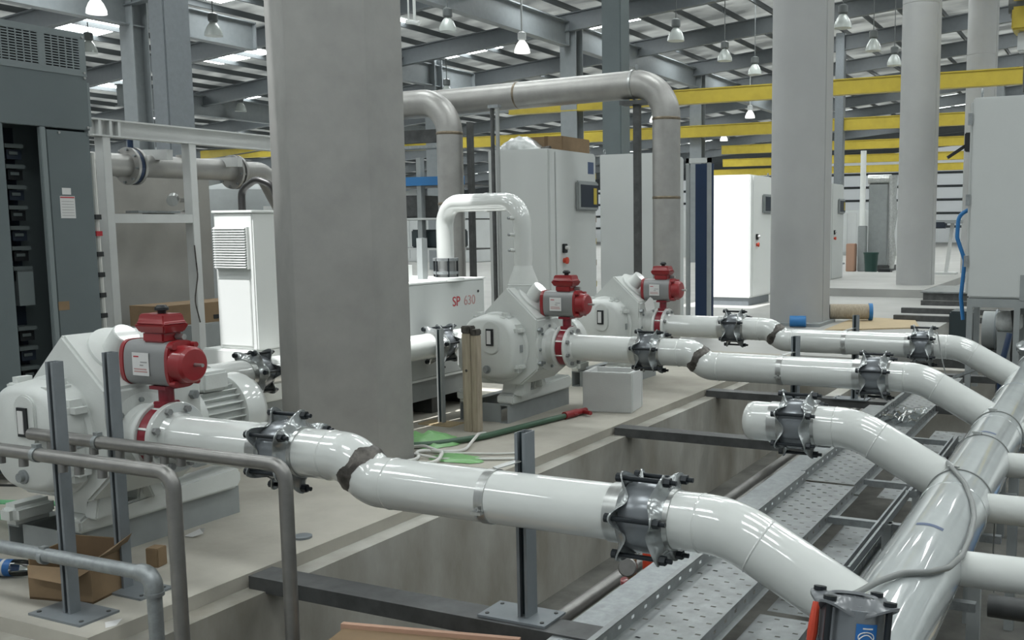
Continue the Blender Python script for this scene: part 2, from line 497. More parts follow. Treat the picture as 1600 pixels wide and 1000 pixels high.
# ------------------------------------------------------------------ columns
HEX = [(-4.48,5.81),(-4.48,5.43),(-4.93,5.17),(-5.28,5.37),(-5.28,5.87),(-4.90,6.06)]
mb = MB(); mb.prism(HEX, 'z', 0, 10.1)
single('hall_column', mb, 'concrete_column', 'massive grey faceted concrete column in the foreground', 'column', loc=(-4.88,5.6,0), bevel=0.006, seg=1)
def round_column(cx, cy, r, label, ma='pale_column'):
    t = thing('hall_column', label, 'column', (cx, cy, 0), 'pale hall columns')
    q = MB(); q.lathe((cx,cy,0), (0,0,1), [(0,r),(6.8,r),(6.805,r*0.985),(6.82,r*0.985),(6.825,r),(10.0,r)], n=48)
    part('shaft', q, ma, t)
    q = MB(); q.box(cx+r*0.62, cx+r*1.0, cy-0.10, cy+0.34, 0, 10.0); part('flat_strip', q, ma, t, bevel=0.01)
    q = MB(); q.box(cx-r*1.12, cx+r*1.12, cy-r*1.12, cy+r*1.12, 0, 0.05); part('base_plate', q, 'primer_grey', t)
    return t
round_column(-4.83, 16.7, 0.46, 'pale round column beside the bright white cabinet')
round_column(-4.48, 25.6, 0.43, 'pale round column farther back behind the stacked floor steel')
round_column(-4.08, 34.0, 0.44, 'pale round column just left of the raised grey cabinet')
round_column(-3.05, 43.0, 0.42, 'pale distant column partly hidden behind the raised grey cabinet')

def steel_column(x, y, w_, d, h, label, ma='roof_beam', name='steel_column'):
    t = thing(name, label, 'column', (x, y, 0), 'steel hall columns')
    q = MB(); q.box(x-w_/2, x+w_/2, y-d/2, y-d/2+0.03, 0, h); part('flange', q, ma, t, smooth=0)
    q = MB(); q.box(x-w_/2, x+w_/2, y+d/2-0.03, y+d/2, 0, h); part('flange', q, ma, t, smooth=0)
    q = MB(); q.box(x-0.02, x+0.02, y-d/2+0.03, y+d/2-0.03, 0, h); part('web', q, ma, t, smooth=0)
    return t
def box_column(x, y, w_, d, h, label, ma='slate_paint'):
    t = thing('steel_column', label, 'column', (x, y, 0), 'steel hall columns')
    q = MB(); q.box(x-w_/2, x+w_/2, y-d/2, y+d/2, 0, h); part('shaft', q, ma, t, bevel=0.02, smooth=0)
    q = MB(); q.box(x-w_*0.7, x+w_*0.7, y-d*0.7, y+d*0.7, 0, 0.06); part('base_plate', q, ma, t)
    return t
steel_column(-24.0, 19.7, 0.5, 0.5, 8.0, 'slender light steel column left of the blue-grey box column')
box_column(-13.4, 11.65, 0.33, 0.50, 9.3, 'thick blue-grey box column rising behind the white pipe stand', 'strut_grey')
steel_column(-17.1, 31.4, 0.62, 0.5, 8.6, 'light steel column rising behind the long stainless pipe run')
box_column(-11.0, 22.4, 0.50, 0.50, 9.5, 'dark box column behind the stainless pipe supports')
steel_column(-17.1, 43.0, 0.55, 0.5, 8.6, 'distant light steel column right of the stainless elbow')
steel_column(-24.0, 33.0, 0.5, 0.5, 8.0, 'distant steel column beside the foreground concrete column')
box_column(-10.6, 42.5, 0.36, 0.36, 9.4, 'slim dark column between the two nearest pale round columns', 'strut_grey')
steel_column(-34.0, 38.0, 0.5, 0.5, 7.2, 'steel column at the left of the foreground concrete column')
steel_column(-6.2, 60.0, 0.5, 0.5, 9.4, 'far slim column under the yellow crane beams')

# longitudinal I-beams under the roof
def long_beam(x, z, segs, label):
    t = thing('roof_girder', label, 'beam', (x, segs[0][0], z), 'longitudinal roof girders')
    for (a, b) in segs:
        q = MB(); q.box(x-0.16, x+0.16, a, b, z+0.78, z+0.82); part('flange', q, 'roof_beam', t, smooth=0)
        q = MB(); q.box(x-0.16, x+0.16, a, b, z, z+0.04); part('flange', q, 'roof_beam', t, smooth=0)
        q = MB(); q.box(x-0.015, x+0.015, a, b, z+0.04, z+0.78); part('web', q, 'roof_beam', t, smooth=0)
        q = MB(); q.box(x-0.16, x+0.16, b-0.03, b, z, z+0.82); part('end_plate', q, 'roof_beam', t, smooth=0)
long_beam(-17.1, 7.65, [(2.0, 31.0), (31.9, 60.0)], 'grey steel girder running above the stainless pipe')
long_beam(-24.0, 7.0, [(6.0, 23.9), (26.0, 35.6)], 'grey steel girder ending in a plate left of centre')
long_beam(-34.0, 6.2, [(12.0, 25.6), (27.0, 60.0)], 'far left grey steel girder above the slate cabinet')

# yellow crane beams across the hall
def crane_beam(y, ztop, h, x0, x1, label):
    t = thing('crane_beam', label, 'beam', ((x0+x1)/2, y, ztop-h), 'yellow crane beams')
    q = MB(); q.box(x0, x1, y-0.16, y+0.16, ztop-0.035, ztop); part('flange', q, 'yellow_paint', t, smooth=0)
    q = MB(); q.box(x0, x1, y-0.16, y+0.16, ztop-h, ztop-h+0.035); part('flange', q, 'yellow_paint', t, smooth=0)
    q = MB(); q.box(x0, x1, y-0.13, y+0.13, ztop-h+0.035, ztop-0.035); part('web', q, 'yellow_paint', t, smooth=0)
crane_beam(31.3, 6.0, 0.46, -19.5, 4, 'nearest yellow crane beam crossing behind the stainless elbow')
crane_beam(42.6, 6.0, 0.50, -47, 4, 'second yellow crane beam crossing the middle of the hall')
crane_beam(54.0, 6.0, 0.46, -20, 4, 'third yellow crane beam seen between the pale columns')
crane_beam(65.0, 6.0, 0.50, -24, 4, 'fourth yellow crane beam seen between the pale columns')
crane_beam(77.0, 6.0, 0.52, -30, 4, 'farthest yellow crane beam in front of the white wall')
# end carriage top right
t = thing('crane_end_carriage', 'yellow crane end carriage hanging at the top right corner', 'crane', (-1.780, 24.0, 5.4))
q = MB(); q.box(-2.080, -1.68, 20.0, 27.5, 6.1, 6.6); part('girder', q, 'yellow_paint', t, bevel=0.02)
q = MB(); q.box(-2.130, -1.63, 22.3, 23.1, 5.5, 6.1); part('gearbox', q, 'yellow_paint', t, bevel=0.03)
for yy in (22.45, 22.95):
    q = MB(); q.cyl((-2.200, yy, 6.0), (-1.56, yy, 6.0), 0.16, n=20); part('wheel', q, 'lamp_housing', t)
q = MB(); q.cyl((-1.880, 22.7, 5.5), (-1.880, 22.7, 4.3), 0.03, n=8); part('chain', q, 'dark_steel', t)
q = MB(); q.box(-2.030, -1.73, 22.55, 22.85, 5.1, 5.5); part('hoist_body', q, 'wall_sheet', t, bevel=0.03)

# ------------------------------------------------------------------ high bay lamps
def lamp(x, y, z, lit, label):
    t = thing('high_bay_lamp', label, 'lamp', (x, y, z), 'high bay lamps under the roof')
    zr = roof_z(x)-0.3
    q = MB(); q.lathe((x,y,z), (0,0,1), [(0.0,0.24),(0.10,0.23),(0.24,0.17),(0.34,0.10),(0.36,0.08)], n=20); part('glass_dome', q, 'lamp_lit' if lit else 'lamp_glass', t)
    q = MB(); q.lathe((x,y,z), (0,0,1), [(0.36,0.09),(0.40,0.13),(0.58,0.13),(0.62,0.06)], n=16); part('housing', q, 'wall_sheet' if lit else 'lamp_housing', t)
    q = MB(); q.cyl((x,y,z+0.62), (x,y,zr), 0.03 if lit else 0.015, n=8); part('drop_rod', q, 'wall_sheet' if lit else 'lamp_housing', t)
LAMPS = [(-16.5,27.2,6.85,1,'lit white lamp on a rod above the stainless pipe'), (-16.5,23.4,6.85,0,'dark lamp hanging left of the lit white lamp'),
 (-21.3,47.7,6.8,1,'small lit lamp inside the stainless elbow'), (-16.4,48.1,6.8,1,'small lit lamp right of the stainless elbow'),
 (-22.2,60.2,6.8,1,'tiny lit lamp far behind the white cabinet'), (-6.9,27.8,6.85,0,'nearest pale lamp between the round columns'),
 (-6.95,31.8,6.85,0,'middle pale lamp between the round columns'), (-6.95,35.0,6.85,0,'farthest pale lamp between the round columns'),
 (-11.6,31.5,6.85,0,'middle dim lamp above the stainless elbow'), (-11.7,34.8,6.85,0,'right dim lamp above the stainless elbow'),
 (-11.6,27.5,6.85,0,'left dim lamp above the stainless elbow'), (-22.5,21.0,6.85,0,'dim lamp hanging beside the blue-grey box column'),
 (-22.7,17.6,6.85,1,'lit lamp at the top left corner'), (-27.9,21.3,6.85,0,'dim lamp just above the slate cabinet edge'),
 (-33.4,32.4,6.5,0,'small dim lamp left of the foreground column'), (-22.4,31.6,6.4,0,'dim lamp just above the left stainless elbow')]
for (x, y, z, lit, lb) in LAMPS: lamp(x, y, z, lit, lb)

# ------------------------------------------------------------------ pipework
PR = 0.1095
Y1, Y2, Y3, Y4 = 3.44, 5.43, 7.43, 9.43
ZU, ZL = 0.65, 0.555
BAYS = {Y1: 'nearest', Y3: 'middle', Y4: 'farthest'}

def frame_of(axis):
    d = Vector(axis).normalized()
    u = d.cross(Vector((0,0,1)))
    u = u.normalized() if u.length > 0.1 else Vector((1,0,0))
    return d, u, u.cross(d)

def coupling(c, axis, r, label, n=6, phase=0.35, band=True, sticker=False, group='bolted pipe couplings', scale=1.0, ring_ma='coupling_cast', flat=False):
    c = Vector(c); d, u, w_ = frame_of(axis); s_ = scale
    t = thing('pipe_coupling', label, 'coupling', (c.x, c.y, c.z-r), group)
    q = MB(); q.lathe(c, d, [(-0.085*s_, r+0.003), (-0.075*s_, r+0.02), (-0.03*s_, r+0.030), (0.03*s_, r+0.030), (0.075*s_, r+0.02), (0.085*s_, r+0.003)], n=40)
    part('sleeve', q, 'coupling_sleeve', t)
    if band:
        q = MB(); q.lathe(c, d, [(-0.15*s_, r+0.001), (-0.15*s_, r+0.006), (-0.08*s_, r+0.006), (-0.08*s_, r+0.001)], n=40); part('steel_band', q, 'stainless_band', t)
        q = MB(); q.lathe(c, d, [(0.085*s_, r+0.001), (0.085*s_, r+0.006), (0.115*s_, r+0.006), (0.115*s_, r+0.001)], n=40); part('steel_band', q, 'stainless_band', t)
    N = 96
    for sg in (-1, 1):
        rs = []
        for i in range(N):
            a = 2*PI*i/N; l = (0.5+0.5*math.cos(n*(a-2*PI*phase/n)))**1.3
            e = u*math.cos(a)+w_*math.sin(a)
            ro = r+0.030+0.052*l; so = sg*s_*(0.048+0.040*l); si = sg*s_*0.098
            rm_ = r+0.028; smid = sg*s_*(0.062+0.028*l)
            th = 0.007*sg
            rs.append([c+d*si+e*(r+0.004), c+d*smid+e*rm_, c+d*so+e*ro, c+d*(so-th)+e*ro, c+d*(smid-th)+e*(rm_-0.004), c+d*(si-th)+e*(r-0.002)])
        q = MB(); k = len(rs[0]); q.v = [tuple(p) for rr in rs for p in rr]
        for i in range(N):
            j = (i+1) % N
            for m_ in range(k):
                q.f.append((i*k+m_, j*k+m_, j*k+(m_+1) % k, i*k+(m_+1) % k))
        part('lobed_ring', q, ring_ma, t, smooth=50)
    for i in range(n):
        a = 2*PI*(i+phase)/n; e = u*math.cos(a)+w_*math.sin(a); p = c+e*(r+0.056)
        q = MB(); q.cyl(p-d*0.105*s_, p+d*(0.100 if flat else 0.135)*s_, 0.0095, n=10); b = part('bolt', q, 'black_bolt', t)
        q = MB(); q.cyl(p+d*0.088*s_, p+d*(0.100 if flat else 0.112)*s_, 0.019, n=12 if flat else 6); part('nut', q, 'black_bolt', b, smooth=0)
        q = MB(); q.cyl(p-d*0.108*s_, p-d*0.088*s_, 0.018, n=8); part('bolt_head', q, 'black_bolt', b, smooth=0)
    if sticker:
        q = MB(); rs = []
        for a in (0.95, 1.1, 1.25, 1.4):
            e = -u*math.cos(a)+w_*math.sin(a) if False else u*(-math.cos(a)) + w_*math.sin(a)
            rs.append([c-d*0.028+e*(r+0.0315), c+d*0.028+e*(r+0.0315)])
        q.rings(rs, close_u=False, caps=False); part('sticker', q, 'paper', t, label='small white paper sticker')
    return t

def flange(q, x0, x1, y, z, R): q.lathe((x0, y, z), (1,0,0), [(0, R-0.004), (0.004, R), (x1-x0-0.004, R), (x1-x0, R-0.004)], n=40)

# upper spools: flange, pipe; then lower spools with the mitred drop
for yy, wd in BAYS.items():
    t = thing('flanged_pipe_spool', {Y1: 'white flanged pipe stub leaving the nearest red valve', Y3: 'white flanged pipe stub leaving the middle red valve', Y4: 'white flanged pipe stub leaving the farthest red valve'}[yy], 'pipe', (-3.7, yy, ZU-PR), 'blower discharge pipes')
    q = MB(); flange(q, -4.083, -4.055, yy, ZU, 0.172); part('flange', q, 'white_paint', t)
    q = MB(); q.lathe((-4.055, yy, ZU), (1,0,0), [(0,PR+0.014),(0.02,PR+0.004),(0.03,PR)], n=40); part('weld_neck', q, 'white_paint', t)
    q = MB(); q.cyl((-4.035, yy, ZU), (-3.37, yy, ZU), PR, n=48); part('pipe', q, 'white_paint', t)
    bolt_ring(t, (-4.046, yy, ZU), (1,0,0), 0.143, 8, 0.017, 0.024, 'actuator_grey', phase=0.5)
    t = thing('offset_pipe_spool', {Y1: 'long white pipe with dark unpainted mitre weld in front', Y3: 'white pipe with mitre weld from the middle blower', Y4: 'white pipe with mitre weld from the farthest blower'}[yy], 'pipe', (-2.4, yy, ZL-PR), 'blower discharge pipes')
    path = fillet([(-3.35,yy,ZU), (-3.005,yy,ZU), (-2.865,yy,ZL), (-1.57,yy,ZL)], 0.15, 8)
    q = MB(); q.tube(path, PR, n=48); part('pipe', q, 'white_paint', t, smooth=60)
    c = Vector((-2.935, yy, (ZU+ZL)/2)); d = Vector((0.14, 0, ZL-ZU)).normalized()
    e1 = Vector((0,1,0)); e2 = d.cross(e1); rw = random.Random(int(yy*10)); rs = []
    for i in range(72):
        a = 2*PI*i/72; e = e1*math.cos(a)+e2*math.sin(a)
        w0 = -0.030-0.008*math.sin(5*a+yy)-0.007*rw.random(); w1 = 0.026+0.008*math.sin(4*a)+0.007*rw.random()
        rs.append([c+d*w0+e*(PR+0.0012), c+d*(w0*0.5)+e*(PR+0.0035), c+e*(PR+0.0065+0.001*rw.random()), c+d*(w1*0.5)+e*(PR+0.0035), c+d*w1+e*(PR+0.0012)])
    q = MB(); rs.append(rs[0]); q.rings(rs, close_u=False, caps=False); part('mitre_weld', q, 'bare_weld', t, label='dark unpainted weld band')
    for x_, z_ in ((-3.10, ZU), (-2.765, ZL)):
        q = MB(); q.lathe((x_-0.006, yy, z_), (1,0,0), [(0,PR),(0.006,PR+0.003),(0.012,PR)], n=40, caps=False); part('weld_seam', q, 'white_paint', t)
coupling((-3.36, Y1, ZU), (1,0,0), PR, 'grey bolted coupling on the nearest pipe before its dark mitre weld', phase=0.55, sticker=False)
coupling((-3.36, Y3, ZU), (1,0,0), PR, 'grey bolted coupling next to the middle red valve', phase=0.2)
coupling((-3.36, Y4, ZU), (1,0,0), PR, 'grey bolted coupling next to the farthest red valve', phase=0.4)
coupling((-1.56, Y1, ZL), (1,0,0), PR, 'large grey bolted coupling at the centre front above the tray', phase=0.15, sticker=False)
coupling((-1.56, Y2, ZL), (1,0,0), PR, 'grey bolted coupling joining the capped pipe stub', phase=0.45, sticker=True)
coupling((-1.56, Y3, ZL), (1,0,0), PR, 'grey bolted coupling near the header on the middle pipe', phase=0.3, sticker=True)
coupling((-1.56, Y4, ZL), (1,0,0), PR, 'grey bolted coupling near the header on the farthest pipe', phase=0.5, sticker=True)

# capped stub
t = thing('capped_pipe_stub', 'short white capped pipe stub between the nearest and middle pipes', 'pipe', (-1.7, Y2, ZL-PR))
q = MB(); q.cyl((-1.80,Y2,ZL), (-1.57,Y2,ZL), PR, n=48); part('pipe', q, 'white_paint', t)
q = MB(); q.lathe((-1.80,Y2,ZL), (-1,0,0), [(0,PR),(0.02,PR*0.985),(0.045,PR*0.9),(0.06,PR*0.7),(0.068,PR*0.35),(0.07,0.001)], n=48); part('end_cap', q, 'white_paint', t, smooth=80)

# header with its branches
HX, HZ, HR = -0.672, 0.254, 0.162
hd = thing('header_pipe', 'large grey-white header pipe running away at the right', 'pipe', (HX, 5.0, HZ-HR))
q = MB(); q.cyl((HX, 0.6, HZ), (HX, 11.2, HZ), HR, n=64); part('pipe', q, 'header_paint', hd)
for yb, lb in ((Y1,'nearest'), (Y2,'capped'), (Y3,'middle'), (Y4,'farthest')):
    path = fillet([(-1.55,yb,ZL), (-1.235,yb,ZL), (HX,yb,HZ)], 0.42, 12)
    q = MB(); q.tube(path, PR, n=48); b = part('branch_pipe', q, 'white_paint', hd, smooth=60)
    dd = Vector((HX+1.235, 0, HZ-ZL)).normalized(); p = Vector((-1.235,yb,ZL))+dd*0.12
    q = MB(); q.lathe(Vector((-1.35,yb,ZL)), (1,0,0), [(0,PR),(0.005,PR+0.0025),(0.01,PR)], n=40, caps=False); part('weld_seam', q, 'white_paint', b)
    q = MB(); q.lathe(p, dd, [(0,PR),(0.005,PR+0.0025),(0.01,PR)], n=40, caps=False); part('weld_seam', q, 'white_paint', b)
for yb in (4.22, 5.20, 6.20, 7.2, 8.6):
    q = MB(); q.cyl((HX, yb, HZ), (1.2, yb, HZ+0.01), 0.073, n=32); b = part('branch_pipe', q, 'white_paint', hd)
for yb in (3.05, 5.0, 6.9, 8.40, 10.4):
    q = MB(); q.lathe((HX, yb-0.006, HZ), (0,1,0), [(0,HR),(0.006,HR+0.003),(0.012,HR)], n=56, caps=False); part('weld_seam', q, 'header_paint', hd)
def tape(y, a0, a1, w_):
    q = MB(); rs = []
    for i in range(9):
        a = a0+(a1-a0)*i/8; rs.append([(HX+(HR+0.0012)*math.cos(a), y-w_/2, HZ+(HR+0.0012)*math.sin(a)), (HX+(HR+0.0012)*math.cos(a), y+w_/2, HZ+(HR+0.0012)*math.sin(a))])
    q.rings(rs, close_u=False, caps=False); part('tape_mark', q, 'blue_mark', hd, label='blue-grey tape mark')
tape(4.24, 1.79, 1.10, 0.035); tape(6.33, 1.98, 1.16, 0.035); tape(8.40, 2.1, 1.25, 0.03)
# strap clamps round the header
for i, (yb, lb) in enumerate(((5.27,'thin strap clamp nearest on the header holding the grey hose'), (6.22,'thin strap clamp second along the header pipe'), (7.05,'thin strap clamp third along the header pipe'))):
    t = thing('strap_clamp', lb, 'clamp', (HX, yb, HZ-HR), 'strap clamps on the header')
    q = MB(); q.lathe((HX, yb-0.006, HZ), (0,1,0), [(0,HR+0.0005),(0.0,HR+0.006),(0.012,HR+0.006),(0.012,HR+0.0005)], n=56); part('strap', q, 'hose_grey', t)
    a = 1.75; p = Vector((HX+(HR+0.012)*math.cos(a), yb, HZ+(HR+0.012)*math.sin(a)))
    q = MB(); q.box(p.x-0.022, p.x+0.022, p.y-0.008, p.y+0.008, p.z-0.008, p.z+0.010); q.cyl((p.x-0.03,p.y,p.z+0.006), (p.x+0.03,p.y,p.z+0.006), 0.005, n=8); part('buckle', q, 'stainless_band', t)
q = MB(); q.tube(fillet([(-0.86,5.75,0.34),(-0.80,5.58,0.40),(-0.70,5.22,0.432),(-0.61,4.99,0.418),(-0.554,4.805,0.383),(-0.524,4.648,0.353),(-0.510,4.414,0.333),(-0.510,4.139,0.332),(-0.525,3.90,0.357),(-0.565,3.70,0.397),(-0.635,3.56,0.428),(-0.69,3.42,0.436),(-0.72,3.20,0.46),(-0.70,2.98,0.53)], 0.3, 4), 0.0115, n=10)
single('drain_hose', q, 'hose_grey', 'grey flexible hose draped over the header pipe', 'hose', smooth=60)
q = MB(); q.tube([(-0.50,5.27,0.30),(-0.497,5.27,0.20),(-0.50,5.275,0.02),(-0.49,5.28,-0.2)], 0.004, n=6)
single('hanging_cable', q, 'hose_grey', 'thin cable hanging down beside the header pipe', 'cable')
q = MB(); q.tube([(-1.42,9.30,0.70),(-1.40,9.26,0.66),(-1.36,9.2,0.5),(-1.30,9.15,0.3),(-1.26,9.12,0.05)], 0.006, n=6)
single('hanging_cable', q, 'hose_grey', 'thin cable hanging over the farthest pipe at its coupling', 'cable')

# upright coupling standing on the header in the foreground
cA = Vector((-0.64, 2.80, 0.515)); aA = Vector((0.03, 0.22, 0.975)).normalized()
t = coupling(cA, aA, 0.062, 'dark grey upright coupling with blue sticker at the bottom right', n=4, phase=0.15, band=False, scale=0.88, ring_ma='clamp_paint', flat=True)
q = MB(); q.lathe(cA-aA*0.12, aA, [(0,0.06),(0.19,0.06)], n=28); part('stub_pipe', q, 'header_paint', t)
q = MB(); q.lathe(cA, aA, [(-0.060,0.080),(-0.055,0.0945),(0.055,0.0945),(0.060,0.080)], n=40); part('casing', q, 'coupling_sleeve', t)
dA, uA, wA = frame_of(aA)
toc = (Vector((0,0,1.65))-cA); toc = (toc-aA*toc.dot(aA)).normalized(); sid = aA.cross(toc).normalized()
def cp(a, s, r_): return cA + aA*s + (toc*math.cos(a)+sid*math.sin(a))*r_
q = MB(); q.rings([[cp(a, -0.045, 0.0955), cp(a, 0.022, 0.0955)] for a in (0.14,0.28,0.42,0.56,0.70,0.82)], close_u=False, caps=False); part('sticker', q, 'blue_sticker', t, label='blue sticker with a white oval emblem')
q = MB(); q.tube([cp(0.47+0.25*math.cos(k/20*2*PI), -0.014+0.014*math.sin(k/20*2*PI), 0.0960) for k in range(21)], 0.0017, n=5, caps=False); part('sticker_print', q, 'paper', t)
q = MB(); q.tube([cp(0.24+0.46*k/8, -0.020+0.013*math.sin(k/8*PI), 0.0960) for k in range(9)], 0.0017, n=5); part('sticker_print', q, 'paper', t)
q = MB(); q.rings([[cp(a, -0.040, 0.0962), cp(a, -0.034, 0.0962)] for a in (0.22,0.4,0.6,0.74)], close_u=False, caps=False); part('sticker_print', q, 'paper', t)
q = MB(); q.rings([[cp(a, 0.008, 0.0962), cp(a, 0.012, 0.0962)] for a in (0.34,0.5,0.66)], close_u=False, caps=False); part('sticker_print', q, 'paper', t)
q = MB(); q.tube([cp(-1.25, 0.055, 0.108), cp(-1.18, 0.02, 0.112), cp(-1.2, -0.03, 0.113), cp(-1.28, -0.06, 0.112)], [0.010,0.013,0.015,0.012], n=10); part('rubber_edge', q, 'orange_rubber', t, label='orange rubber edge')

# ------------------------------------------------------------------ strut posts and pipe clamps
def strut(x, y, z0, z1, label, w_=0.05, d=0.08, plate=None, face='-y', group='slotted strut posts', top_cap=False, ma='strut_grey'):
    t = thing('strut_post', label, 'post', (x, y, z0), group)
    a, b, c, e = x-w_/2, x+w_/2, y-d/2, y+d/2; th = 0.005; lip = 0.014
    q = MB()
    if face == '-y':
        q.box(a, a+th, c, e, z0, z1); q.box(b-th, b, c, e, z0, z1); q.box(a+th, b-th, e-th, e, z0, z1)
        q.box(a+th, a+lip, c, c+th, z0, z1); q.box(b-lip, b-th, c, c+th, z0, z1)
    part('channel', q, ma, t, smooth=0)
    q = MB(); q.box(a+th, b-th, y-0.006, y, z0, z1-0.002); part('slot_shade', q, 'strut_dark', t, smooth=0)  # dark sheet inside the slot, its colour stands in for shade
    if plate:
        px0, px1, py0, py1 = plate
        q = MB(); q.box(px0, px1, py0, py1, z0-0.002, z0+0.008); pl = part('base_plate', q, ma, t)
        for (hx, hy) in ((px0+0.03, py0+0.03), (px1-0.03, py0+0.03), (px0+0.03, py1-0.03), (px1-0.03, py1-0.03)):
            q = MB(); q.cyl((hx,hy,z0+0.007), (hx,hy,z0+0.012), 0.009, n=10); part('anchor', q, 'dark_steel', pl)
    return t
BZ = 0.0
for yy, lb in ((Y1,'grey slotted post behind the nearest white pipe'), (Y3,'grey slotted post behind the middle white pipe'), (Y4,'grey slotted post behind the farthest white pipe')):
    py = yy+PR+0.048
    strut(-2.205, py, BZ, 0.80, lb, plate=(-2.40, -2.07, py-0.09, py+0.09))
    t = thing('pipe_clamp', {Y1:'galvanised band clamp round the nearest white pipe', Y3:'galvanised band clamp round the middle white pipe', Y4:'galvanised band clamp round the farthest white pipe'}[yy], 'clamp', (-2.25, yy, ZL-PR), 'pipe clamps on the posts')
    q = MB(); q.lathe((-2.285, yy, ZL), (1,0,0), [(0,PR+0.0005),(0,PR+0.0035),(0.042,PR+0.0035),(0.042,PR+0.0005)], n=48); part('band', q, 'stainless_band', t)
    q = MB(); q.box(-2.288, -2.24, yy-PR-0.022, yy-PR+0.004, ZL-0.045, ZL-0.033); part('lug', q, 'stainless_band', t)
    q = MB(); q.cyl((-2.264, yy-PR-0.013, ZL-0.055), (-2.264, yy-PR-0.013, ZL-0.018), 0.006, n=8); part('bolt', q, 'stainless_band', t)
    q = MB(); q.bar((-2.264, yy+0.02, ZL+PR+0.004), (-2.21, py-0.04, ZL+PR+0.02), 0.04, 0.004); part('strap_tail', q, 'stainless_band', t)

# left foreground posts and air manifolds
strut(-4.010, 2.80, 0.002, 1.10, 'front slotted post on the slab beside the bent tubes', w_=0.046, d=0.05, plate=(-4.17, -3.84, 2.71, 2.90))
strut(-4.075, 3.115, 0.002, 1.10, 'rear slotted post on the slab behind the front post', w_=0.046, d=0.05, plate=(-4.20, -3.87, 3.03, 3.21))
def manifold(path, r, stubs, label, clampx, ma='tube_steel', elbow_fit=False):
    t = thing('bent_tube', label, 'tube', tuple(path[0]), 'bent steel tubes on the posts')
    q = MB(); q.tube(fillet(path, 0.07, 8), r, n=20); part('tube', q, ma, t, smooth=60)
    y, z = path[0][1], path[0][2]
    for sx in stubs:
        q = MB(); q.cyl((sx, y, z-r*0.4), (sx, y-0.002, z-r-0.030), 0.019, n=14); part('stub', q, ma, t)
    for cx in clampx:
        q = MB(); q.lathe((cx-0.012, y, z), (1,0,0), [(0,r+0.0005),(0,r+0.004),(0.024,r+0.004),(0.024,r+0.0005)], n=20)
        q.box(cx-0.016, cx+0.016, y-0.012, y+0.012, z+r, z+r+0.016); part('tube_clip', q, 'galvanised', t)
    if elbow_fit:
        e = path[1]
        q = MB(); q.tube(fillet([(e[0]-0.075, e[1], e[2]), e, (e[0], e[1], e[2]-0.075)], 0.055, 8), r+0.007, n=20); part('elbow_fitting', q, 'galvanised', t, smooth=60)
        q = MB(); q.cyl((e[0], e[1], e[2]-0.085), (e[0], e[1], e[2]-0.07), r+0.010, n=20); part('elbow_fitting', q, 'galvanised', t)
    return t
yf = 2.73
manifold([(-4.95,yf,0.712), (-3.262,yf,0.712), (-3.262,yf,-0.9)], 0.029, [-4.75,-4.60,-4.45,-4.30,-4.15,-4.0+0.1,-3.80,-3.66], 'front bent steel tube with stubs, upper of two on the front post', [-4.06])
yf = 2.73
manifold([(-4.95,yf,0.270), (-3.405,yf,0.285), (-3.405,yf,-0.9)], 0.029, [], 'lower bent steel tube with elbow fitting on the front post', [-4.06], 'galvanised', True)
yf = 3.045
tt = manifold([(-4.56,yf,0.700), (-2.995,yf,0.700), (-2.995,yf,-0.9)], 0.029, [-4.42,-4.28,-4.13,-3.96,-3.78,-3.68,-3.58], 'rear bent steel tube with closed end on the rear post', [-4.10])

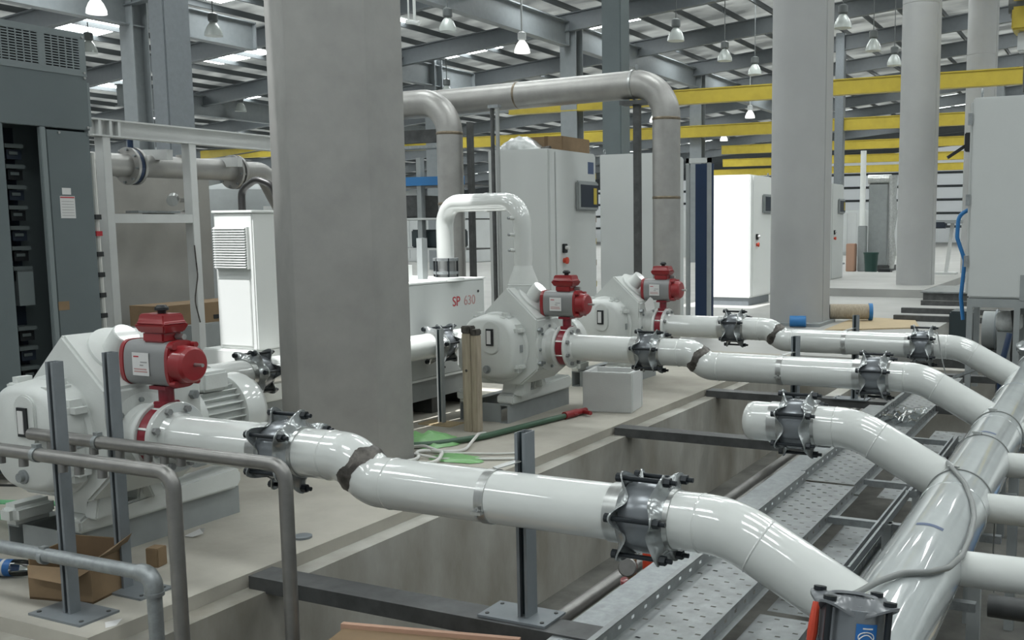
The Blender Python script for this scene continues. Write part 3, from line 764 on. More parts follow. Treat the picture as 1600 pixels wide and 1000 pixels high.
# ------------------------------------------------------------------ blowers
def blower(y0, label):
    t = thing('rotary_blower', label, 'blower', (-4.75, y0, 0), 'white rotary blowers')
    # base channels
    for (a, b) in ((-4.66,-4.575), (-5.06,-4.975)):
        q = MB(); q.box(a, b, y0-0.22, y0+0.84, 0, 0.006); q.box(a, b, y0-0.22, y0+0.84, 0.15, 0.16)
        q.box((a if a < -5 else b-0.008), (a+0.008 if a < -5 else b), y0-0.22, y0+0.84, 0.006, 0.15)
        part('base_channel', q, 'primer_grey', t, smooth=0)
    for ya in (y0-0.20, y0+0.80):
        q = MB(); q.box(-4.975, -4.66, ya, ya+0.008, 0.0, 0.16); part('base_cross_member', q, 'primer_grey', t, smooth=0)
    # cast feet
    q = MB(); q.prism([(y0-0.20,0.162),(y0+0.80,0.162),(y0+0.83,0.20),(y0+0.83,0.255),(y0+0.79,0.285),(y0+0.40,0.270),(y0-0.16,0.245),(y0-0.20,0.225)], 'x', -4.70, -4.535); part('foot', q, 'white_cast', t, bevel=0.012)
    q = MB(); q.box(-5.08, -4.95, y0-0.26, y0-0.02, 0.162, 0.27); part('foot', q, 'white_cast', t, bevel=0.03, seg=3)
    for (ya, yb) in ((y0-0.15, y0-0.02), (y0+0.14, y0+0.24)):
        q = MB(); q.prism([(-4.545,0.24),(-4.68,0.24),(-4.64,0.50),(-4.50,0.50),(-4.50,0.44)], 'y', ya, yb); part('gusset', q, 'white_cast', t, bevel=0.01)
    q = MB(); q.prism([(y0-0.16,0.23),(y0-0.02,0.23),(y0+0.02,0.46),(y0-0.10,0.52)], 'x', -4.56, -4.47); part('gusset', q, 'white_cast', t, bevel=0.008)
    q = MB(); q.prism([(y0+0.18,0.26),(y0+0.26,0.26),(y0+0.16,0.48),(y0+0.09,0.48)], 'x', -4.56, -4.47); part('gusset', q, 'white_cast', t, bevel=0.008)
    # body
    q = MB(); q.prism([(-4.578,1.150),(-4.29,0.89),(-4.29,0.47),(-4.46,0.33),(-4.95,0.33),(-5.10,0.47),(-5.10,0.66)], 'y', y0-0.20, y0+0.36); part('body', q, 'white_cast', t, bevel=0.014)
    q = MB(); q.lathe((-4.67, y0-0.20, 0.645), (0,-1,0), [(-0.01,0.300),(0.015,0.300),(0.03,0.285),(0.035,0.24)], n=48); part('front_boss', q, 'white_cast', t)
    # gear cover
    rs = []; N = 56
    def sup(a_, b_, y_, ex=3.2):
        r_ = []
        for i in range(N):
            th = 2*PI*i/N; c_, s_ = math.cos(th), math.sin(th)
            r_.append((-4.675+a_*math.copysign(abs(c_)**(2/ex), c_), y_, 0.655+b_*math.copysign(abs(s_)**(2/ex), s_)))
        return r_
    for (dy, k) in ((-0.18,1.03),(-0.24,1.02),(-0.295,1.0),(-0.330,0.965),(-0.352,0.91),(-0.365,0.84)): rs.append(sup(0.262*k, 0.265*k, y0+dy, 3.0 if k > 0.95 else 2.8))
    q = MB(); q.rings(rs); gc = part('gear_cover', q, 'white_cast', t, smooth=50)
    for (zz, hh) in ((0.80,0.10),(0.50,0.10)):
        q = MB(); q.box(-4.50, -4.388, y0-0.325, y0-0.19, zz-hh/2, zz+hh/2); part('cover_rib', q, 'white_cast', gc, bevel=0.035, seg=4)
    for xx in (-4.80, -4.55):
        q = MB(); q.box(xx-0.05, xx+0.05, y0-0.325, y0-0.19, 0.86, 0.940); part('cover_rib', q, 'white_cast', gc, bevel=0.03, seg=4)
    # oil sight glass on an oval pad
    pts = [(-4.63+0.075*math.cos(a), 0.74+ (0.07 if math.sin(a) > 0 else -0.07) + 0.065*math.sin(a)) for a in [2*PI*i/28 for i in range(28)]]
    q = MB(); q.prism(pts, 'y', y0-0.378, y0-0.352); part('sight_pad', q, 'white_cast', gc, bevel=0.006)
    q = MB(); q.box(-4.672, -4.602, y0-0.386, y0-0.372, 0.675, 0.815); sg = part('sight_frame', q, 'black', t)
    q = MB(); q.box(-4.662, -4.624, y0-0.390, y0-0.384, 0.69, 0.80); part('sight_glass', q, 'paper', sg)
    q = MB(); q.lathe((-4.68, y0-0.355, 0.475), (0,-1,0), [(0,0.035),(0.02,0.035),(0.022,0.024),(0.04,0.022)], n=20); q2 = part('drain_plug', q, 'galvanised', gc)
    q = MB(); q.box(-4.41, -4.405, y0-0.28, y0-0.24, 0.62, 0.68); part('name_plate', q, 'primer_grey', gc)
    # slanted inlet cover with capped stub
    n_ = Vector((0.68, 0, 0.733)).normalized(); pc = Vector((-4.450, y0+0.03, 1.036))
    q = MB(); q.lathe(pc-n_*0.01, n_, [(0,0.165),(0.026,0.165),(0.030,0.158)], n=48); part('cover_plate', q, 'white_cast', t)
    q = MB(); q.lathe(pc+Vector((-0.008,-0.03,0.008)), n_, [(0,0.076),(0.02,0.069),(0.125,0.067),(0.130,0.065)], n=32); part('capped_stub', q, 'white_cast', t)
    q = MB(); q.lathe(pc+Vector((-0.008,-0.03,0.008)), n_, [(0.130,0.060),(0.133,0.060)], n=32); part('stub_cap', q, 'white_paint', t)
    # discharge neck and flange
    q = MB(); q.lathe((-4.31, y0, ZU), (1,0,0), [(0,0.205),(0.022,0.205),(0.026,0.19),(0.028,0.15),(0.05,0.13),(0.138,0.125)], n=48); part('discharge_neck', q, 'white_cast', t)
    q = MB(); flange(q, -4.183, -4.155, y0, ZU, 0.172); part('discharge_flange', q, 'white_cast', t)
    bolt_ring(t, (-4.28, y0, ZU), (1,0,0), 0.172, 8, 0.013, 0.018, 'galvanised', phase=0.1)
    for (yy, zz) in ((y0-0.17, 0.80), (y0-0.17, 0.52), (y0+0.30, 0.80)):
        q = MB(); q.cyl((-4.295,yy,zz), (-4.262,yy,zz), 0.024, n=6); part('body_bolt', q, 'galvanised', t, smooth=0)
    # drive motor
    mx, mz = -4.62, 0.60
    q = MB(); q.cyl((mx, y0+0.35, mz), (mx, y0+0.52, mz), 0.17, 0.20, n=40); part('motor_bell', q, 'white_cast', t)
    q = MB(); q.cyl((mx, y0+0.50, mz), (mx, y0+0.80, mz), 0.165, n=40); mot = part('motor_frame', q, 'white_cast', t)
    for i in range(30):
        a = 2*PI*i/30; e = Vector((math.cos(a),0,math.sin(a)))
        p0 = Vector((mx,y0+0.52,mz))+e*0.180; p1 = Vector((mx,y0+0.80,mz))+e*0.180
        q = MB(); q.bar(p0, p1, 0.006, 0.04, up=e); part('fin', q, 'white_cast', mot, smooth=0)
    q = MB(); q.lathe((mx, y0+0.78, mz), (0,1,0), [(0,0.205),(0.0,0.218),(0.12,0.218),(0.16,0.20),(0.175,0.15),(0.178,0.05)], n=48); part('fan_cowl', q, 'white_paint', t, smooth=50)
    q = MB(); q.box(mx+0.02, mx+0.17, y0+0.52, y0+0.70, mz+0.16, mz+0.27); part('terminal_box', q, 'white_cast', t, bevel=0.015)
    return t
blow = blower(Y1, 'nearest white rotary blower at the left edge')
copy_tree(blow, (0, Y3-Y1, 0), 'middle white rotary blower behind the timber post', 'white rotary blowers')
copy_tree(blow, (0, Y4-Y1, 0), 'farthest white rotary blower partly hidden behind the middle one', 'white rotary blowers')

# butterfly valves with pneumatic actuators
def valve(y0, label):
    t = thing('actuated_valve', label, 'valve', (-4.186, y0, ZU-0.17), 'red actuated butterfly valves')
    q = MB(); q.lathe((-4.1545, y0, ZU), (1,0,0), [(0,0.150),(0.004,0.156),(0.067,0.156),(0.071,0.150)], n=48); part('valve_body', q, 'red_dark', t)
    q = MB()
    bolt_ring(t, (-4.119, y0, ZU), (1,0,0), 0.150, 8, 0.010, 0.105, 'stainless_band', name='stud', phase=0.5)
    bx = -4.115
    q = MB(); q.cyl((-4.12,y0,ZU+0.14),(-4.12,y0,ZU+0.255),0.036,n=16); q.box(-4.162,-4.078,y0-0.045,y0+0.045,ZU+0.135,ZU+0.175); part('neck', q, 'red_dark', t, bevel=0.004)
    q = MB(); q.box(-4.175, -4.065, y0-0.05, y0+0.05, ZU+0.235, ZU+0.252); part('mounting_bracket', q, 'red_dark', t)
    za = 1.010; R = 0.108
    # barrel: flat front, rounded top and bottom
    sec = []
    for i in range(40):
        a = 2*PI*i/40; c_, s_ = math.cos(a), math.sin(a)
        sec.append((math.copysign(abs(c_)**0.55, c_)*0.082, math.copysign(abs(s_)**0.75, s_)*R))
    def ring(x_, k): return [(x_, y0+p[0]*k, za+p[1]*k) for p in sec]
    q = MB(); q.rings([ring(-4.30,1.0), ring(-4.025,1.0)]); part('actuator_barrel', q, 'actuator_grey', t, smooth=40)
    q = MB(); q.rings([ring(-4.332,1.03), ring(-4.30,1.03)]); part('end_cap', q, 'red_paint', t, bevel=0.004)
    q = MB(); q.rings([ring(-4.025,1.05), ring(-3.997,1.05)]); part('end_cap', q, 'red_paint', t, bevel=0.004)
    q = MB(); q.lathe((-3.997,y0,za), (1,0,0), [(0,0.092),(0.01,0.09),(0.065,0.086),(0.078,0.074),(0.080,0.05)], n=40); part('spring_cap', q, 'red_paint', t)
    for (dy, dz) in ((-0.062,0.088),(0.062,0.088),(-0.062,-0.088),(0.062,-0.088)):
        q = MB(); q.cyl((-4.01,y0+dy,za+dz), (-3.972,y0+dy,za+dz), 0.014, n=10); part('cap_screw', q, 'red_paint', t)
    q = MB(); q.cyl((-3.92,y0,za), (-3.865,y0,za), 0.009, n=12); part('end_stop', q, 'stainless_band', t)
    q = MB(); q.cyl((-4.33,y0,za), (-4.36,y0,za), 0.008, n=10); part('end_stop', q, 'stainless_band', t)
    # limit switch box
    q = MB(); q.box(-4.195, -4.055, y0-0.055, y0+0.055, za+R-0.006, za+R+0.045); part('switch_base', q, 'red_paint', t, bevel=0.008)
    zb = za+R+0.040
    q = MB(); q.rings([[(-4.125+sx*a, y0+sy*b, z_) for sx, sy in ((-1,-1),(1,-1),(1,1),(-1,1))] for z_, a, b in ((zb,0.085,0.06),(zb+0.030,0.100,0.072),(zb+0.040,0.104,0.075))]); part('switch_box', q, 'red_paint', t, bevel=0.006)
    q = MB(); q.rings([[(-4.125+sx*a, y0+sy*b, z_) for sx, sy in ((-1,-1),(1,-1),(1,1),(-1,1))] for z_, a, b in ((zb+0.041,0.100,0.072),(zb+0.050,0.088,0.064),(zb+0.090,0.080,0.058))]); part('switch_lid', q, 'red_paint', t, bevel=0.006)
    q = MB(); q.lathe((-4.118,y0,zb+0.088), (0,0,1), [(0,0.018),(0.014,0.020),(0.018,0.032),(0.030,0.032),(0.042,0.020),(0.044,0.005)], n=20); part('position_knob', q, 'black', t)
    # data label
    q = MB(); q.box(-4.235, -4.125, y0-0.0865, y0-0.0835, za-0.055, za+0.055); lab = part('data_label', q, 'paper', t, label='white data label')
    for (zz, x0_, x1_, mm) in ((0.036,-4.225,-4.19,'print_red'), (0.010,-4.18,-4.135,'print_grey'), (-0.005,-4.185,-4.16,'print_grey'), (-0.024,-4.225,-4.14,'print_faded'), (-0.036,-4.225,-4.135,'print_faded')):
        q = MB(); q.box(x0_, x1_, y0-0.0872, y0-0.0864, za+zz-0.003, za+zz+0.003); part('label_print', q, mm, lab)
    # silver cable gland and pale cable
    q = MB(); q.cyl((-4.05,y0+0.02,za+R+0.02), (-4.0,y0+0.02,za+R+0.02), 0.014, n=12); part('cable_gland', q, 'stainless_band', t)
    return t
val = valve(Y1, 'red and grey actuated valve on the nearest pipe')
copy_tree(val, (0, Y3-Y1, 0), 'red and grey actuated valve on the middle pipe', 'red actuated butterfly valves')
v3 = copy_tree(val, (0, Y4-Y1, 0), 'red and grey actuated valve with a white tag on the farthest pipe', 'red actuated butterfly valves')
q = MB(); q.add([(-4.20,9.20,0.80),(-4.11,9.20,0.84),(-4.13,9.20,0.93),(-4.16,9.20,0.95),(-4.22,9.20,0.89)], [(0,1,2,3,4)])
q.add([(-4.20,9.203,0.80),(-4.11,9.203,0.84),(-4.13,9.203,0.93),(-4.16,9.203,0.95),(-4.22,9.203,0.89)], [(0,1,2,3,4)])
part('paper_tag', q, 'paper', v3, label='white paper tag')

# ------------------------------------------------------------------ bent white pipe over the middle blower
t = thing('bent_air_pipe', 'white bent air pipe arching from the SP box to the middle blower', 'pipe', (-4.56, Y3, 1.12))
BR = 0.078
path = fillet([(-4.56,Y3+0.04,1.30), (-4.56,Y3+0.04,1.86), (-5.52,7.70,1.86), (-5.52,7.70,1.36)], 0.2, 10)
q = MB(); q.tube(path, BR, n=32); part('pipe', q, 'white_paint', t, smooth=60)
q = MB(); q.lathe((-4.56,Y3+0.04,1.05), (0,0,1), [(0,0.13),(0.10,0.13),(0.14,0.125),(0.25,0.082),(0.27,BR)], n=36); part('reducer', q, 'white_cast', t)
q = MB(); q.lathe((-4.56,Y3+0.04,1.155), (0,0,1), [(0,0.13),(0.006,0.134),(0.012,0.13)], n=36, caps=False); part('weld_seam', q, 'white_cast', t)
mid = Vector((-4.97,7.58,1.86)); dd = Vector((-0.96,0.23,0)).normalized()
q = MB(); q.lathe(mid-dd*0.02, dd, [(0,BR+0.0005),(0,BR+0.006),(0.04,BR+0.006),(0.04,BR+0.0005)], n=32); part('band_clamp', q, 'stainless_band', t)
for zz in (1.72, 1.58, 1.45):
    q = MB(); q.cyl((-4.60,Y3-0.02,zz), (-4.625,Y3-0.06,zz), 0.016, n=12); pp = part('sensor_boss', q, 'white_cast', t)
    q = MB(); q.cyl((-4.622,Y3-0.056,zz), (-4.634,Y3-0.074,zz), 0.012, n=6); part('plug', q, 'galvanised', pp)
# flanged spool on top of the box
t = thing('flanged_adapter', 'grey flanged coupling standing on the SP box lid', 'coupling', (-5.52,7.70,1.165))
q = MB(); q.lathe((-5.52,7.70,1.165), (0,0,1), [(0,0.165),(0.03,0.165),(0.032,0.16)], n=40); part('flange', q, 'white_panel', t)
q = MB(); q.lathe((-5.52,7.70,1.19), (0,0,1), [(0,0.10),(0.03,0.09),(0.16,0.09),(0.18,0.10)], n=32); part('bellows', q, 'actuator_grey', t)
for zz in (1.225, 1.345):
    q = MB(); q.lathe((-5.52,7.70,zz), (0,0,1), [(0,0.115),(0.025,0.115)], n=32); part('clamp_ring', q, 'galvanised', t)
for i in range(6):
    a = 2*PI*(i+0.3)/6; p = Vector((-5.52+0.108*math.cos(a), 7.70+0.108*math.sin(a), 1.2)); q = MB(); q.cyl(p, p+Vector((0,0,0.17)), 0.009, n=8); part('tie_bolt', q, 'black_bolt', t)

# ------------------------------------------------------------------ SP box with lettering
t = thing('enclosure_box', 'pale grey enclosure box lettered SP 630 behind the middle blower', 'enclosure', (-5.95, 7.4, 0))
XB = -5.42
q = MB(); q.box(-6.35, XB, 6.65, 8.17, 0.33, 1.165); part('body', q, 'cabinet_paint', t, bevel=0.012)
q = MB(); q.box(-6.36, XB+0.004, 6.64, 8.18, 1.16, 1.175); part('lid', q, 'white_panel', t)
q = MB(); q.box(-5.66, -5.60, 7.25, 7.31, 1.175, 1.32); part('lifting_lug', q, 'white_panel', t)
q = MB(); q.box(-5.60, -5.535, 7.52, 7.585, 1.165, 1.50); q2 = MB(); q2.box(-5.78, -5.72, 7.62, 7.70, 1.17, 1.55); part('grey_bracket', q2, 'primer_grey', t)
q = MB(); q.box(XB-0.02, XB+0.002, 6.65, 8.17, 0.315, 0.335); part('bottom_edge', q, 'white_panel', t)
q = MB(); q.box(-6.33, XB-0.03, 6.68, 8.12, 0.14, 0.315); part('skid', q, 'primer_grey', t)
for yy in (6.75, 7.4, 8.0):
    q = MB(); q.box(-6.3, XB-0.04, yy-0.05, yy+0.05, 0, 0.14); part('skid_foot', q, 'dark_steel', t)
q = MB(); q.cyl((XB-0.003,8.06,1.05), (XB+0.006,8.06,1.05), 0.012, n=12); part('lock', q, 'black', t)
for yy in (7.0, 7.5):
    q = MB(); q.cyl((XB-0.003,yy,0.40), (XB+0.006,yy,0.40), 0.010, n=10); part('lock', q, 'black', t)
text_part('lettering', 'SP', 'print_red', t, (XB+0.002, 7.645, 0.935), 0.125, (0,1,0), (0,0,1))
text_part('lettering', '630', 'print_faded', t, (XB+0.002, 7.825, 0.935), 0.125, (0,1,0), (0,0,1))

# inlet pipes with couplings behind the column
def inlet(p0, p1, label_pipe, label_c, s=0.55):
    p0 = Vector(p0); p1 = Vector(p1)
    q = MB(); q.cyl(p0, p1, PR*0.97, n=40)
    single('inlet_pipe', q, 'white_paint', label_pipe, 'pipe', group='inlet pipes')
    coupling(p0.lerp(p1, s), (p1-p0), PR*0.97, label_c, phase=0.1, band=True)
inlet((-5.32,6.30,0.641), (-5.20,7.55,0.655), 'short white inlet pipe in front of the SP box', 'grey bolted coupling behind the timber post', 0.71)
inlet((-5.57,4.96,0.625), (-5.74,6.0,0.575), 'white inlet pipe reaching behind the foreground column', 'grey bolted coupling half hidden by the foreground column', 0.52)
strut(-5.10, 7.0, 0.012, 0.80, 'plain grey strut post on plywood in front of the SP box', w_=0.05, d=0.045, ma='primer_grey')
q = MB(); q.box(-5.26, -4.93, 6.88, 7.08, 0.0, 0.010)
single('plywood_pad', q, 'plywood', 'small plywood pad under the plain strut post', 'board')

# timber post in front of the middle blower
t = thing('timber_post', 'weathered timber post with burnt top before the middle blower', 'post', (-4.66,6.83,0))
q = MB(); q.box(-4.735, -4.655, 6.79, 6.87, 0.0, 0.80); part('plank', q, 'timber', t, bevel=0.004)
q = MB(); q.box(-4.653, -4.60, 6.795, 6.87, 0.0, 0.785); part('plank', q, 'timber', t, bevel=0.004)
q = MB(); q.box(-4.74, -4.652, 6.786, 6.874, 0.80, 0.86); part('burnt_end', q, 'bare_weld', t, bevel=0.008)
q = MB(); q.box(-4.655, -4.597, 6.79, 6.874, 0.785, 0.835); part('burnt_end', q, 'bare_weld', t, bevel=0.008)
q = MB(); q.cyl((-4.695,6.795,0.50), (-4.695,6.7885,0.50), 0.012, n=10); part('knot', q, 'bare_weld', t)

# white foam box on the slab
t = thing('foam_box', 'open white foam box standing at the slab edge', 'box', (-4.08, 8.22, 0))
rot = 0.16
def rb(cx, cy, pts): return [(cx + x*math.cos(rot)-y*math.sin(rot), cy + x*math.sin(rot)+y*math.cos(rot)) for x, y in pts]
bx, by, hw, hd, th = -4.08, 8.20, 0.228, 0.185, 0.035
for (x0,x1,y0,y1,nm) in ((-hw,hw,-hd,-hd+th,'side_wall'),(-hw,hw,hd-th,hd,'side_wall'),(-hw,-hw+th,-hd+th,hd-th,'end_wall'),(hw-th,hw,-hd+th,hd-th,'end_wall')):
    q = MB(); q.prism(rb(bx,by,[(x0,y0),(x1,y0),(x1,y1),(x0,y1)]), 'z', 0.0, 0.36); part(nm, q, 'foam_white', t, bevel=0.006)
q = MB(); q.prism(rb(bx,by,[(-hw+th,-hd+th),(hw-th,-hd+th),(hw-th,hd-th),(-hw+th,hd-th)]), 'z', 0.0, 0.03); part('bottom', q, 'foam_white', t)

# ------------------------------------------------------------------ control cabinets
def cabinet(x0, x1, y0, y1, z0, z1, label, front='+x', ma='cabinet_paint', hmi=True, plinth=0.1, sw=True, group='tall control cabinets'):
    t = thing('control_cabinet', label, 'cabinet', ((x0+x1)/2, (y0+y1)/2, 0), group)
    q = MB(); q.box(x0, x1, y0, y1, z0+plinth, z1); part('body', q, ma, t, bevel=0.012)
    q = MB(); q.box(x0+0.03, x1-0.03, y0+0.03, y1-0.03, z0, z0+plinth); part('plinth', q, 'strut_grey', t)
    q = MB(); q.box(x1, x1+0.018, y0+0.16, y1-0.02, z0+plinth+0.03, z1-0.03); door = part('door', q, ma, t, bevel=0.006)
    q = MB(); q.box(x1, x1+0.012, y0+0.012, y0+0.145, z0+plinth+0.03, z1-0.03); part('side_strip', q, ma, t, bevel=0.004)
    if hmi:
        zc = z0+plinth+(z1-z0-plinth)*0.77; ya = y0+(y1-y0)*0.52; yb = y0+(y1-y0)*0.98
        q = MB(); q.box(x1+0.018, x1+0.07, ya, yb, zc-0.20, zc+0.20); hm = part('display_frame', q, 'primer_grey', door, bevel=0.02)
        q = MB(); q.box(x1+0.065, x1+0.076, ya+0.07, yb-0.03, zc-0.15, zc+0.15); part('display', q, 'navy_dark', t)
        q = MB(); q.box(x1+0.074, x1+0.080, yb-0.17, yb-0.08, zc-0.11, zc+0.11); part('yellow_label', q, 'yellow_paint', t)
    if sw:
        zc = z0+plinth+(z1-z0-plinth)*0.50; yc = y0+(y1-y0)*0.27
        q = MB(); q.box(x1+0.018, x1+0.05, yc-0.05, yc+0.05, zc-0.07, zc+0.05); sb = part('switch_plate', q, 'black', door, bevel=0.006)
        q = MB(); q.cyl((x1+0.05,yc,zc), (x1+0.10,yc,zc), 0.025, n=14); part('rotary_knob', q, 'paper', t)
        q = MB(); q.lathe((x1+0.018,yc,zc-0.17), (1,0,0), [(0,0.035),(0.03,0.03),(0.035,0.045),(0.055,0.045),(0.06,0.03)], n=20); part('emergency_stop', q, 'orange_rubber', t)
    for (ex, ey) in ((x0+0.06,y0+0.06),(x1-0.06,y1-0.06)):
        pts = [(ex, ey+0.035*math.cos(a), z1+0.045+0.035*math.sin(a)) for a in [2*PI*i/12 for i in range(13)]]
        q = MB(); q.tube(pts, 0.009, n=6, caps=False); part('eye_bolt', q, 'galvanised', t)
    return t
c1 = cabinet(-7.53, -6.62, 11.50, 12.80, 0, 2.64, 'grey control cabinet with carton and wrapped bundle on top')
q = MB(); q.box(-6.602, -6.600, 12.55, 12.72, 2.36, 2.52); part('maker_label', q, 'blue_mark', c1)
c2 = cabinet(-7.56, -6.62, 14.78, 16.0, 0, 2.78, 'plain grey cabinet behind the black strut of the stainless pipe', hmi=False, sw=False)
cabinet(-7.97, -6.80, 19.98, 21.4, 0.0, 2.67, 'sunlit bright white cabinet left of the pale round column', ma='white_panel', plinth=0.16)
cabinet(-8.1, -6.95, 27.0, 28.4, 0.0, 2.74, 'distant pale cabinet between the two round columns', plinth=0.16)
# strips of yellow and brass hinges beside the first cabinet
q = MB(); q.box(-6.80, -6.66, 12.84, 12.88, 0.2, 2.55)
t = thing('cable_duct', 'narrow grey duct with yellow tags between two grey cabinets', 'duct', (-6.73,12.86,0))
part('duct', q, 'cabinet_paint', t)
for i in range(7):
    q = MB(); q.box(-6.655, -6.645, 12.845, 12.875, 0.5+0.3*i, 0.58+0.3*i); part('tag', q, 'yellow_paint' if i in (1,3,6) else 'brass', t)
# wrapped bundle + carton on the cabinet
t = thing('plastic_bundle', 'crumpled plastic wrapped bundle lying on the grey cabinet', 'bundle', (-7.15,12.0,2.64))
q = MB(); rs = []
for k in range(9):
    s = k/8; hh = 0.17*math.sin(PI*min(1,s*1.15+0.08))**0.7+0.015; xx = -7.5+0.72*s
    rs.append([(xx, 11.85+0.28*math.cos(a)*(0.7+0.3*math.sin(PI*s))+0.03*math.sin(3*a+k), 2.642+max(0,hh*math.sin(a)*(1+0.12*math.sin(5*a+k*1.7)))) for a in [PI*i/12 for i in range(13)]])
q.rings(rs, close_u=False, caps=False); part('film', q, 'film', t, smooth=70)
q = MB(); q.cyl((-6.85,11.75,2.66), (-6.68,11.66,2.66), 0.022, n=8); part('bundle_tail', q, 'bare_weld', t)
t = thing('carton', 'flat brown carton on top of the grey cabinet', 'box', (-6.9,12.35,2.64))
q = MB(); q.box(-7.15, -6.66, 11.95, 12.72, 2.642, 2.83); part('body', q, 'cardboard', t, bevel=0.006)
q = MB(); q.box(-6.93, -6.88, 11.945, 12.725, 2.64, 2.833); part('tape', q, 'cardboard_inside', t)

# louvred white cabinet left of the column
t = thing('louvred_cabinet', 'sunlit white louvred cabinet left of the foreground column', 'cabinet', (-6.1,6.0,0))
q = MB(); q.box(-6.30, -5.90, 5.78, 6.5, 0.72, 1.765); part('body', q, 'white_panel', t, bevel=0.01)
q = MB(); q.box(-6.31, -5.89, 5.77, 6.52, 1.765, 1.785); part('lid', q, 'white_panel', t, bevel=0.004)
q = MB(); q.box(-6.275, -5.935, 5.755, 5.78, 1.34, 1.66); part('louvre_frame', q, 'white_panel', t)
for i in range(16):
    z = 1.352+0.0195*i
    q = MB(); q.prism([(5.735,z),(5.756,z+0.002),(5.756,z+0.013),(5.748,z+0.013)], 'x', -6.268, -5.942); part('louvre_slat', q, 'white_panel', t, smooth=0)
q = MB(); q.box(-6.27, -5.94, 5.768, 5.781, 0.75, 1.27); part('door', q, 'white_panel', t, bevel=0.004)
q = MB(); q.box(-6.45, -5.93, 5.74, 6.6, 0.30, 0.72); part('base_box', q, 'white_panel', t, bevel=0.01)
q = MB(); q.box(-6.43, -5.95, 5.76, 6.58, 0.0, 0.30); part('skid', q, 'primer_grey', t)
q = MB(); q.tube(fillet([(-6.20,5.98,1.79),(-6.22,6.0,1.95),(-6.08,6.02,2.03),(-5.95,6.06,1.98),(-5.92,6.1,1.79)], 0.09, 5), 0.028, n=12)
single('cable_loop', q, 'black_rubber', 'thick black cable looping over the louvred cabinet', 'cable', smooth=70)

# low grey skid left of the column with boards
t = thing('skid_frame', 'grey steel skid frame behind the nearest valve', 'frame', (-6.4,5.2,0))
q = MB(); q.box(-6.9, -5.75, 5.0, 5.06, 0.52, 0.70); part('beam', q, 'primer_grey', t)
q = MB(); q.box(-6.9, -5.75, 5.0, 5.06, 0.28, 0.40); part('beam', q, 'cabinet_paint', t)
q = MB(); q.box(-5.80, -5.72, 4.98, 5.08, 0.0, 0.72); part('leg', q, 'primer_grey', t)
q = MB(); q.box(-6.95, -6.87, 4.98, 5.08, 0.0, 0.72); part('leg', q, 'primer_grey', t)

# ------------------------------------------------------------------ slate switchgear cabinet
SX = -6.5; SYF = 4.93; SYN = 2.2
t = thing('switchgear_cabinet', 'dark slate switchgear cabinet with open compartment at left', 'cabinet', (SX-0.4, 3.6, 0))
q = MB(); q.box(SX-0.9, SX-0.30, SYN, SYF, 0, 2.985); part('rear_body', q, 'slate_paint', t)
q = MB(); q.box(SX-0.30, SX-0.02, SYF-0.03, SYF, 0, 2.985); part('end_wall', q, 'slate_paint', t)
q = MB(); q.box(SX-0.30, SX, SYN, SYF-0.03, 2.965, 2.985); part('roof_panel', q, 'slate_rim', t)
q = MB(); q.box(SX-0.30, SX-0.005, SYN, SYF-0.03, 2.53, 2.70); part('header_panel', q, 'slate_paint', t)
q = MB(); q.box(SX-0.012, SX, SYN, SYF, 2.33, 2.70); part('header_panel', q, 'slate_paint', t, bevel=0.004)
q = MB(); q.box(SX-0.004, SX+0.004, SYN, SYF, 2.695, 2.708); part('panel_edge', q, 'slate_rim', t)
# perforated vent panels
vt = MB()
perforated(vt, SYF-0.30, SYF-0.045, 2.735, 2.945, 0, 5, 12, 0.041, 0.0085, stagger=False, flip=lambda a, b: (SX, a, b))
part('vent_grille', vt, 'slate_rim', t, smooth=0)
vt = MB()
perforated(vt, SYF-1.10, SYF-0.345, 2.735, 2.945, 0, 15, 12, 0.041, 0.0085, stagger=False, flip=lambda a, b: (SX, a, b))
part('vent_grille', vt, 'slate_rim', t, smooth=0)
q = MB()
for a, b in ((SYF-0.045, SYF), (SYF-0.345, SYF-0.30)): q.box(SX-0.006, SX+0.001, a, b, 2.7352, 2.9448)
q.box(SX-0.006, SX+0.001, SYN, SYF, 2.945, 2.985); q.box(SX-0.006, SX+0.001, SYN, SYF, 2.7085, 2.735)
part('vent_border', q, 'slate_rim', t, smooth=0)
q = MB(); q.box(SX-0.20, SX-0.15, SYN, SYF-0.03, 2.70, 2.965); part('vent_backing', q, 'black', t)
# door panel and mullion
q = MB(); q.box(SX-0.02, SX, SYF-0.33, SYF-0.01, 0.1, 2.315); door = part('door', q, 'slate_paint', t, bevel=0.004)
q = MB(); q.box(SX-0.03, SX+0.004, SYF-0.375, SYF-0.335, 0.1, 2.33); part('mullion', q, 'slate_rim', t, bevel=0.004)
q = MB(); q.box(SX-0.03, SX+0.0, SYN, SYF-0.625, 0.1, 2.33); part('side_panel', q, 'slate_paint', t, bevel=0.004)
